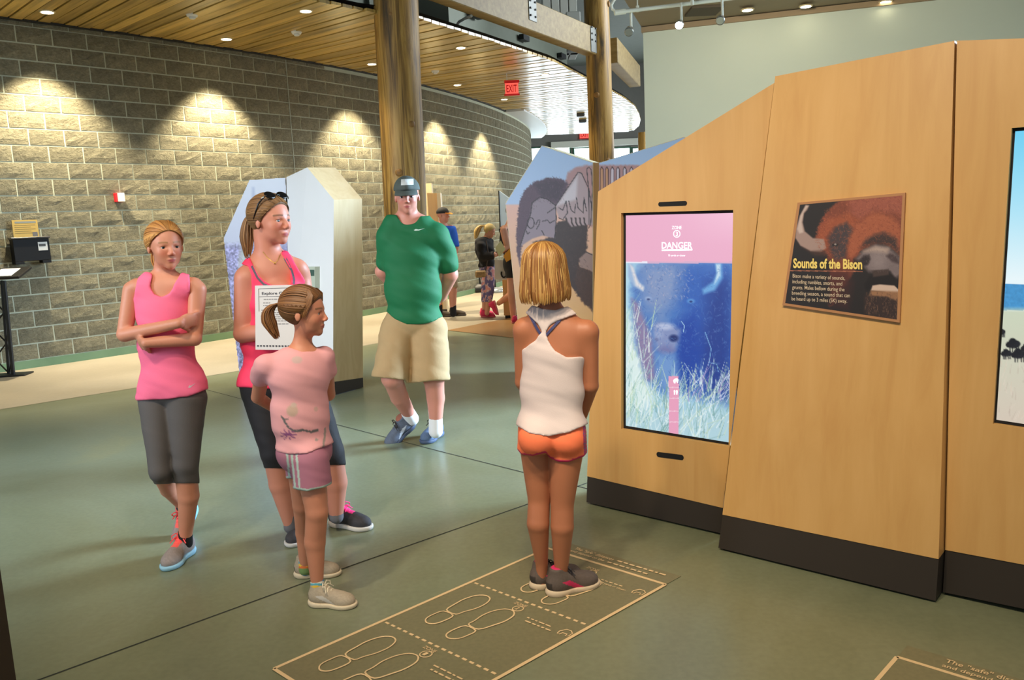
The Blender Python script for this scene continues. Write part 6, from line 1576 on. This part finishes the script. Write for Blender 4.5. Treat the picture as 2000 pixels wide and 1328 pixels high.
M_wt = mat('white_jersey', (222, 206, 202), .8, bump=.1, bscale=300)
b.C('_lgL', 1047, 862, .02, 34, 1046, 900, .02, 35); b.C('_lgR', 1109, 862, -.02, 35, 1109, 905, -.02, 37)
btk = b.garment('tank_top', ['chest', 'abd', 'pelv', 'sh', 'trap', 'neck', 'glut-1', 'glut1', '_lgL', '_lgR'], .012, lambda x, y, P: poly_sd(x, y, bpoly), M_wt, .005, .014, 17, .045)
bv2 = bvh_of(bb)
M_nav = mat('navy_strap', (64, 66, 110), .7)
ribbon_strip(bv2, [(1036, 615), (1044, 630), (1051, 643), (1059, 655)], 5, M_nav, b.root, 'bra_strap', .006)
ribbon_strip(bv2, [(1103, 615), (1091, 628), (1079, 641), (1066, 656)], 5, M_nav, b.root, 'bra_strap', .006)
bv3 = bvh_of(btk)
ribbon_strip(bv3, [(1059, 646), (1064, 654), (1070, 664)], 4, mat('hot_pink', (246, 66, 140), .7), btk, 'pink_binding', .004)
ribbon_strip(bv3, [(1024, 606), (1029, 611)], 3, MATS['hot_pink'], btk, 'pink_binding', .004)
def bsh(x, y, P): return np.maximum(812-y, y-seg_y(x, [(1005, 872), (1018, 888), (1040, 891), (1066, 884), (1073, 894), (1090, 902), (1112, 902), (1140, 892), (1152, 878)]))
def bsc(x, y, V):
    c = np.tile(np.array((255, 128, 82.)), (len(V), 1)); c[bsh(x, y, V) > -3.5] = (200, 40, 96); c[(812-y > -4)] = (255, 128, 82)
    m = (abs(x-(1141+(y-830)*.05)) < 3.2); c[m] = (200, 44, 104); m2 = (abs(x-(1145+(y-830)*.05)) < 1.6) & (np.sin(y*.9) > .3); c[m2] = (240, 190, 60); m3 = m & (np.sin(y*1.3+1) > .6); c[m3] = (80, 120, 150)
    return c
b.garment('shorts', ['pelv', 'glut-1', 'glut1', '_lgL', '_lgR'], .005, bsh, attr_mat('orange_shorts', .8, bump=.08, bscale=300), .005, .008, 20, .016, bsc)
# bob
hm = hair_mat('honey_hair', [(.28, (112, 76, 36)), (.45, (146, 102, 50)), (.6, (170, 124, 66)), (.78, (200, 160, 100))])
h = b.hh; R = np.stack([b.hf, b.hl, b.hu])
def bobcut(a, bb_, c):
    face = np.where((a > .12) & (np.abs(bb_) < .30), np.minimum(a-.12, .78-c), -1)
    return np.maximum(face, -.17-c+.10*np.clip(-a, -1, .4))
extra = [Prim('e', b.L(-.06, 0, .36), None, (.42*h, .40*h, .60*h), None, R, k=.06*h), Prim('c', b.L(-.10, -.2, .0), b.L(-.10, .2, .0), .24*h, .24*h, k=.1*h)]
b.haircap(hm, bobcut, .02, 'hair', extra)
gr = np.random.default_rng(3); paths = []
for i in range(420):
    ph = gr.uniform(-math.pi, math.pi)
    if abs(ph) < .75: continue                       # leave the face open
    ca, sa = math.cos(ph), math.sin(ph); pts = []; jl = gr.uniform(-.05, .03)
    for t in np.linspace(0.03, 1, 14):
        if t < .42: q = t/.42*math.pi/2; rr, zz = math.sin(q), .62+.405*math.cos(q)
        else: q = (t-.42)/.58; rr, zz = 1+.13*q-.10*max(0, q-.8)/.2, .62-(.74+jl+.06*max(0, -ca))*q
        j = 1+.012*math.sin(9*t+i)
        pts.append(b.L(-.07+(.46*rr*j)*ca, (.425*rr*j*(1+.16*max(0, t-.42)))*sa+.02*(1-t), zz))
    paths.append(pts)
hl2 = hair_mat('honey_hair_light', [(.3, (176, 130, 66)), (.6, (214, 176, 110))]); hd2 = hair_mat('honey_hair_deep', [(.3, (120, 76, 34)), (.6, (160, 106, 52))])
b.strands(paths[0::3], .0032, hm); b.strands(paths[1::3], .0032, hl2); b.strands(paths[2::3], .0032, hd2)
dv = (onz(1163, 1143)-onz(1072, 1166)).normalized()
hR, hL_ = onz(1070, 1165), onz(1038, 1151)
for hp in (hR, hL_): b.shoe(hp, hp+dv*.24, wd=.09, upper=(92, 80, 72), sole=(206, 186, 156), lace=(40, 36, 40), lining=(206, 40, 96), trim=None, accent=(206, 44, 92))

# ------------------------------------------------ man in green shirt, striding
m = Person(5.6, (-.66, 5.6), 'man in green T-shirt, khaki shorts and grey cap striding forward')
m.head(795, 383, 68, 4, -2, male=True)
m.C('neck', 796, 402, .03, 17, 796, 440, .03, 20, .04); m.C('trap', 774, 440, .03, 19, 822, 438, .03, 19, .06)
m.C('sh', 764, 462, .02, 21, 848, 460, .02, 21, .06)
m.E('chest', 803, 505, .0, 50, 54, .62, k=.06); m.E('belly', 807, 570, -.02, 50, 56, .70, k=.06); m.E('pelv', 808, 620, .0, 50, 38, .74, k=.06)
m.C('uaL', 759, 470, .02, 16, 752, 530, .10, 14); m.C('faL', 746, 530, .10, 14, 788, 575, .24, 10)
m.C('uaR', 858, 470, .02, 18, 880, 535, .08, 15); m.C('faR', 880, 537, .08, 14.5, 862, 580, .22, 10)
m.hand(m.P(861, 581, .22), (-.8, .1, -.2), (0, -1, 0), .18, .4, 'hR', 1); m.hand(m.P(789, 576, .24), (.9, .1, -.2), (0, -1, 0), .18, .4, 'hL', -1)
m.C('thR', 838, 640, .0, 31, 847, 738, -.03, 22, .04); m.C('knR', 847, 738, -.03, 20, 851, 778, .02, 17.5); m.C('shR', 851, 778, .02, 17.5, 851, 838, .02, 11)
m.C('thL', 778, 640, .0, 31, 766, 738, -.12, 22, .04); m.C('knL', 766, 738, -.12, 20, 780, 775, .0, 17.5); m.C('shL', 780, 775, .0, 17.5, 803, 815, .14, 11)
m.body(skin_names(m), .010, (198, 132, 112), (90, 64, 48))
m.C('_slvL', 760, 468, .02, 16, 756, 508, .07, 16); m.C('_slvR', 856, 467, .02, 18, 874, 512, .06, 17)
m.C('_lgR', 838, 645, .0, 33, 839, 745, -.03, 37); m.C('_lgL', 778, 645, .0, 32, 762, 740, -.10, 33)
def mshirt(x, y, P):
    neck = np.hypot((x-797)/24, (y-412)/27); neck = np.maximum((1-neck)*20, 420-y)
    hem = y-seg_y(x, [(730, 600), (752, 606), (770, 622), (795, 635), (830, 632), (868, 621), (900, 615)]); return np.maximum(neck, hem)
ms = m.garment('t_shirt', ['chest', 'belly', 'pelv', 'sh', 'trap', 'neck', '_slvL', '_slvR', '_lgR', '_lgL'], .022, mshirt, mat('green_jersey', (0, 100, 56), .75, bump=.1, bscale=200), .008, .024, 13, .035)
bv = bvh_of(ms)
patch(bv, [(808.5, 449.5), (812, 447.5), (818, 448.5), (830, 446), (818, 450.5), (811, 451)], mat('shirt_logo', (206, 226, 214), .5), ms, 'logo', .003)
m.garment('cargo_shorts', ['pelv', '_lgR', '_lgL'], .012, lambda x, y, P: np.maximum(600-y, y-seg_y(x, [(720, 734), (792, 742), (794, 748), (880, 742)])), mat('khaki_cotton', (172, 144, 102), .85, var=.05, vscale=10, bump=.1), .009, .016, 16, .018)
M_cap = mat('cap_grey', (74, 82, 76), .85, var=.1, vscale=30)
hh = m.hh; R = np.stack([m.hf, m.hl, m.hu])
Fv, ax = field([Prim('e', m.L(-.06, 0, .68), None, (.46*hh, .38*hh, .39*hh), None, R), Prim('c', m.L(.1, 0, .76), m.L(.30, 0, .78), .30*hh, .16*hh, k=.08*hh)], .007, (), 0., lambda P: ((.66-((P-m.hO)/hh)@m.hu)*hh).astype(np.float32)); V, Q = surfnet(Fv, *ax)
cap = np_mesh('cap', V, Q, M_cap, m.root)
bm = MB(); pts = []
for i in range(13):
    a = -1.15+2.3*i/12; pts.append((math.cos(a), math.sin(a)))
top = [m.L(.30+.02*c, .33*s1, .68) for c, s1 in pts]; out = [m.L(.26+.42*c, .36*s1, .57-.03*c) for c, s1 in pts]
v = top+out+[Vector(p)-Vector((0, 0, .008)) for p in top]+[Vector(p)-Vector((0, 0, .008)) for p in out]; n = 13; f = []
for i in range(12): f += [(i, i+1, n+i+1, n+i), (2*n+i, 3*n+i, 3*n+i+1, 2*n+i+1), (n+i, n+i+1, 3*n+i+1, 3*n+i)]
bm.add(v, f).build('brim', M_cap, cap, True)
bvc = bvh_of(cap); patch_grid(bvc, [(784, 351), (807, 350), (807, 361), (784, 362)], 6, 4, mat('cap_patch', (196, 200, 196), .8), cap, 'front_patch', .004)
h0 = onz(860, 848); t0 = onz(820, 873); m.shoe(h0, h0+(t0-h0).normalized()*.285, wd=.105, upper=(84, 104, 132), sole=(70, 84, 110), lace=(50, 44, 44), lining=(200, 90, 60), accent=(200, 206, 216))
m.C('_skR', 851, 818, .02, 13.5, 851, 842, .02, 14); m.garment('sock', ['_skR'], 0, None, mat('white_sock', (226, 226, 226), .9), .007)
m.C('_skL', 797, 806, .11, 13.5, 804, 818, .15, 14); m.garment('sock', ['_skL'], 0, None, MATS['white_sock'], .007)
an = m.P(803, 815, .14); toe = onz(776, 861); hl = an+Vector((.03, .05, -.05)); m.shoe(hl, hl+(toe-hl).normalized()*.285, up=(-.1, -.35, .9), wd=.105, upper=(92, 100, 116), sole=(70, 80, 100), lace=(50, 44, 44), lining=(150, 90, 70), accent=(200, 206, 216))

# ------------------------------------------------ far visitors
fm = Person(13.4, (-.95, 13.4), 'far visitor in blue shirt and black cap with orange brim')
fm.head(866, 420, 27, 70, 0, male=True)
fm.C('neck', 865, 430, 0, 7, 864, 444, 0, 8, .04); fm.C('sh', 850, 448, -.05, 9, 880, 448, .05, 9, .06); fm.E('chest', 864, 470, 0, 20, 30, .65, 45, k=.06); fm.E('pelv', 864, 515, 0, 20, 26, .7, 45, k=.06)
fm.C('uaR', 884, 455, .05, 7, 890, 485, .05, 6); fm.C('faR', 890, 485, .05, 6, 884, 512, -.05, 5); fm.C('uaL', 850, 455, -.1, 7, 846, 490, -.1, 6); fm.C('faL', 846, 490, -.1, 6, 862, 505, -.25, 5)
fm.C('thR', 874, 525, .05, 11, 884, 568, .05, 9); fm.C('shR', 884, 568, .05, 8.5, 885, 612, .05, 5); fm.C('thL', 856, 525, -.05, 11, 856, 568, -.05, 9); fm.C('shL', 856, 568, -.05, 8.5, 858, 612, -.05, 5)
fm.body(skin_names(fm), .018, (196, 134, 108))
fm.garment('t_shirt', ['chest', 'pelv', 'sh', 'uaR', 'uaL'], .02, lambda x, y, P: np.maximum(y-525, np.maximum(441-y, np.where(np.abs(x-866) > 18, y-482, -5))), mat('blue_jersey', (28, 92, 200), .8), .016)
fm.garment('shorts', ['pelv', 'thR', 'thL'], .03, lambda x, y, P: np.maximum(515-y, y-562), mat('tan_shorts', (150, 130, 100), .85), .016)
hh = fm.hh; R = np.stack([fm.hf, fm.hl, fm.hu])
Fv, ax = field([Prim('e', fm.L(-.05, 0, .68), None, (.48*hh, .4*hh, .40*hh), None, R)], .012, (), 0., lambda P: ((.62-((P-fm.hO)/hh)@fm.hu)*hh).astype(np.float32)); V, Q = surfnet(Fv, *ax); cp = np_mesh('cap', V, Q, mat('cap_black', (26, 24, 24), .8), fm.root)
MB().prism([fm.L(.3, -.33, .66), fm.L(.62, -.24, .6), fm.L(.72, 0, .58), fm.L(.62, .24, .6), fm.L(.3, .33, .66)], (0, 0, -.015)).build('brim', mat('orange_brim', (236, 144, 40), .7), cp)
for x0, x1, y0 in ((877, 901, 618), (850, 872, 620)):
    a_, b_ = onz(x0, y0), onz(x1, y0-1); fm.shoe(a_, a_+(b_-a_).normalized()*.29, wd=.11, upper=(70, 58, 44), sole=(60, 50, 38), laces=False, lining=(40, 36, 30))
for i_, (x0, d0) in enumerate(((885, .05), (858, -.05))):
    fm.C('_sk%d' % i_, x0, 596, d0, 6.2, x0, 613, d0, 6.5); fm.garment('sock', ['_sk%d' % i_], 0, None, MATS['black_sock'], .014)
fg = Person(13.2, (-.42, 13.2), 'far blond girl in black hoodie and patterned leggings looking down')
fg.head(957, 451, 25, 80, -22, child=True)
fg.C('neck', 951, 460, 0, 5, 948, 470, 0, 6, .04); fg.C('sh', 938, 474, -.1, 7, 956, 474, .1, 7, .06); fg.E('chest', 946, 488, 0, 16, 22, .95, 70, k=.06); fg.E('pelv', 951, 520, 0, 14, 18, 1., 70, k=.06)
fg.C('uaR', 940, 480, -.14, 7, 942, 503, -.17, 6); fg.C('faR', 942, 503, -.17, 6, 966, 497, -.2, 4.5); fg.C('uaL', 956, 480, .12, 7, 960, 500, .14, 6); fg.C('faL', 960, 500, .14, 6, 972, 495, .0, 4.5)
fg.C('thR', 956, 528, -.04, 10, 957, 566, -.04, 7); fg.C('shR', 957, 566, -.04, 7, 951, 612, -.04, 4.5); fg.C('thL', 952, 528, .08, 10, 948, 568, .1, 7); fg.C('shL', 948, 568, .1, 7, 946, 610, .12, 4.5)
fg.body(skin_names(fg), .016, (214, 156, 128))
fg.garment('hoodie', ['chest', 'pelv', 'sh', 'uaR', 'faR', 'uaL', 'faL'], .025, lambda x, y, P: np.maximum(y-522, np.maximum(463-y, x-965)), mat('black_fleece', (18, 17, 20), .85), .014, .03, 14)
def fgl(x, y, V):
    n = noise2(V[:, 0]*24, V[:, 2]*24+V[:, 1]*20, 5, 2); c = np.where((n > .52)[:, None], np.array((206, 190, 206.)), np.array((104, 98, 150.))); c[n > .64] = (216, 150, 150); return c
fg.garment('leggings', ['pelv', 'thR', 'thL', 'shR', 'shL'], .012, lambda x, y, P: np.maximum(518-y, y-590), attr_mat('leggings_print', .8), .013, col=fgl)
fg.haircap(hair_mat('pale_blond', [(.3, (190, 150, 84)), (.6, (230, 200, 130))]), lambda a, b_, c: np.maximum(.775*(a-.05)-.632*(c-.50), .15-c), .05)
fg.hang_strands(fg.L(-.45, 0, .7), fg.P(929, 466, .0), .03, .05, (-.04, 0, .06), 60, MATS['pale_blond'], .009, name='ponytail')
for x0, x1, y0 in ((940, 968, 620), (938, 962, 616)):
    a_, b_ = onz(x0, y0), onz(x1, y0); fg.shoe(a_, a_+(b_-a_).normalized()*.25, wd=.09, upper=(206, 44, 90), sole=(190, 90, 100), laces=False, lining=(160, 40, 70))
pu = empty('crossbody_purse', tuple(fg.P(939, 535, -.2)), 'small patterned purse hanging at the far girl\'s hip', 'purse')
c_ = fg.P(939, 535, -.2); MB().box((c_.x-.09, c_.y-.03, c_.z-.055), (c_.x+.09, c_.y+.03, c_.z+.055), None, .02).build('purse_body', mat('purse_print', (150, 124, 84), .7, var=.4, vscale=40), pu)
MB().tube([c_+Vector((.08, 0, .05)), fg.P(954, 500, -.22), fg.P(950, 470, -.14)], .01, 6).build('strap', mat('purse_strap', (60, 46, 36), .7), pu)
fp = Person(12.55, (.0, 12.55), 'far visitor in black top and shorts half hidden by the mural kiosk')
fp.head(1000, 415, 26, 75, -20)
fp.C('neck', 997, 425, 0, 6, 994, 442, 0, 7, .04); fp.C('sh', 984, 448, -.1, 8, 1008, 448, .1, 8, .06); fp.E('chest', 992, 470, 0, 17, 28, .8, 60, k=.06); fp.E('pelv', 1000, 515, .03, 17, 24, .85, 60, k=.06)
fp.C('uaR', 984, 450, -.14, 7.5, 991, 482, -.18, 6.5); fp.C('faR', 991, 482, -.18, 6.5, 978, 492, -.28, 4.5); fp.C('uaL', 1010, 450, .1, 7, 1014, 485, .1, 6); fp.C('faL', 1014, 485, .1, 6, 990, 496, -.1, 4.5)
fp.C('thR', 1000, 525, -.02, 11, 1000, 575, -.05, 9); fp.C('shR', 1000, 575, -.05, 8.5, 1003, 625, -.02, 5); fp.C('thL', 1006, 525, .1, 11, 1002, 572, .16, 8); fp.C('shL', 1002, 572, .16, 8, 974, 592, .32, 5)
fp.body(skin_names(fp), .016, (206, 146, 116))
fp.garment('top', ['chest', 'sh', 'pelv'], .016, lambda x, y, P: np.maximum(y-520, 446-y), mat('black_top', (22, 21, 22), .8), .014)
fp.garment('shorts', ['pelv', 'thR', 'thL'], .022, lambda x, y, P: np.maximum(505-y, y-543), mat('black_short', (20, 20, 22), .8), .014)
fp.haircap(MATS['brown_hair'], lambda a, b_, c: np.maximum(.775*(a-.05)-.632*(c-.50), .1-c), .05)
a_ = onz(1000, 632); fp.shoe(a_, a_+Vector((.24, -.03, 0)), wd=.09, upper=(206, 44, 90), sole=(190, 90, 100), laces=False, lining=(160, 40, 70))
an = fp.P(970, 594, .32); fp.shoe(an+Vector((-.02, 0, .06)), an+Vector((.03, .02, -.17)), up=(-1, 0, .1), wd=.09, upper=(206, 44, 90), sole=(190, 90, 100), laces=False, lining=(160, 40, 70))
cb = empty('clipboard', tuple(fp.P(972, 490, -.3)), 'pale card held by the far visitor in black', 'card')
MB().prism([fp.P(967, 484, -.32), fp.P(978, 470, -.3), fp.P(987, 487, -.3), fp.P(975, 502, -.32)], (0, .02, 0)).build('card_sheet', mat('pale_card', (206, 196, 140), .6), cb)
ob_ = empty('orange_pouch', tuple(fp.P(991, 500, -.25)), 'orange pouch under the arm of the far visitor in black', 'pouch')
MB().prism([fp.P(983, 500, -.26), fp.P(995, 486, -.26), fp.P(1003, 490, -.26), fp.P(1000, 505, -.26), fp.P(989, 512, -.26)], (0, .06, 0)).build('pouch_body', mat('orange_cloth', (226, 150, 40), .7), ob_)
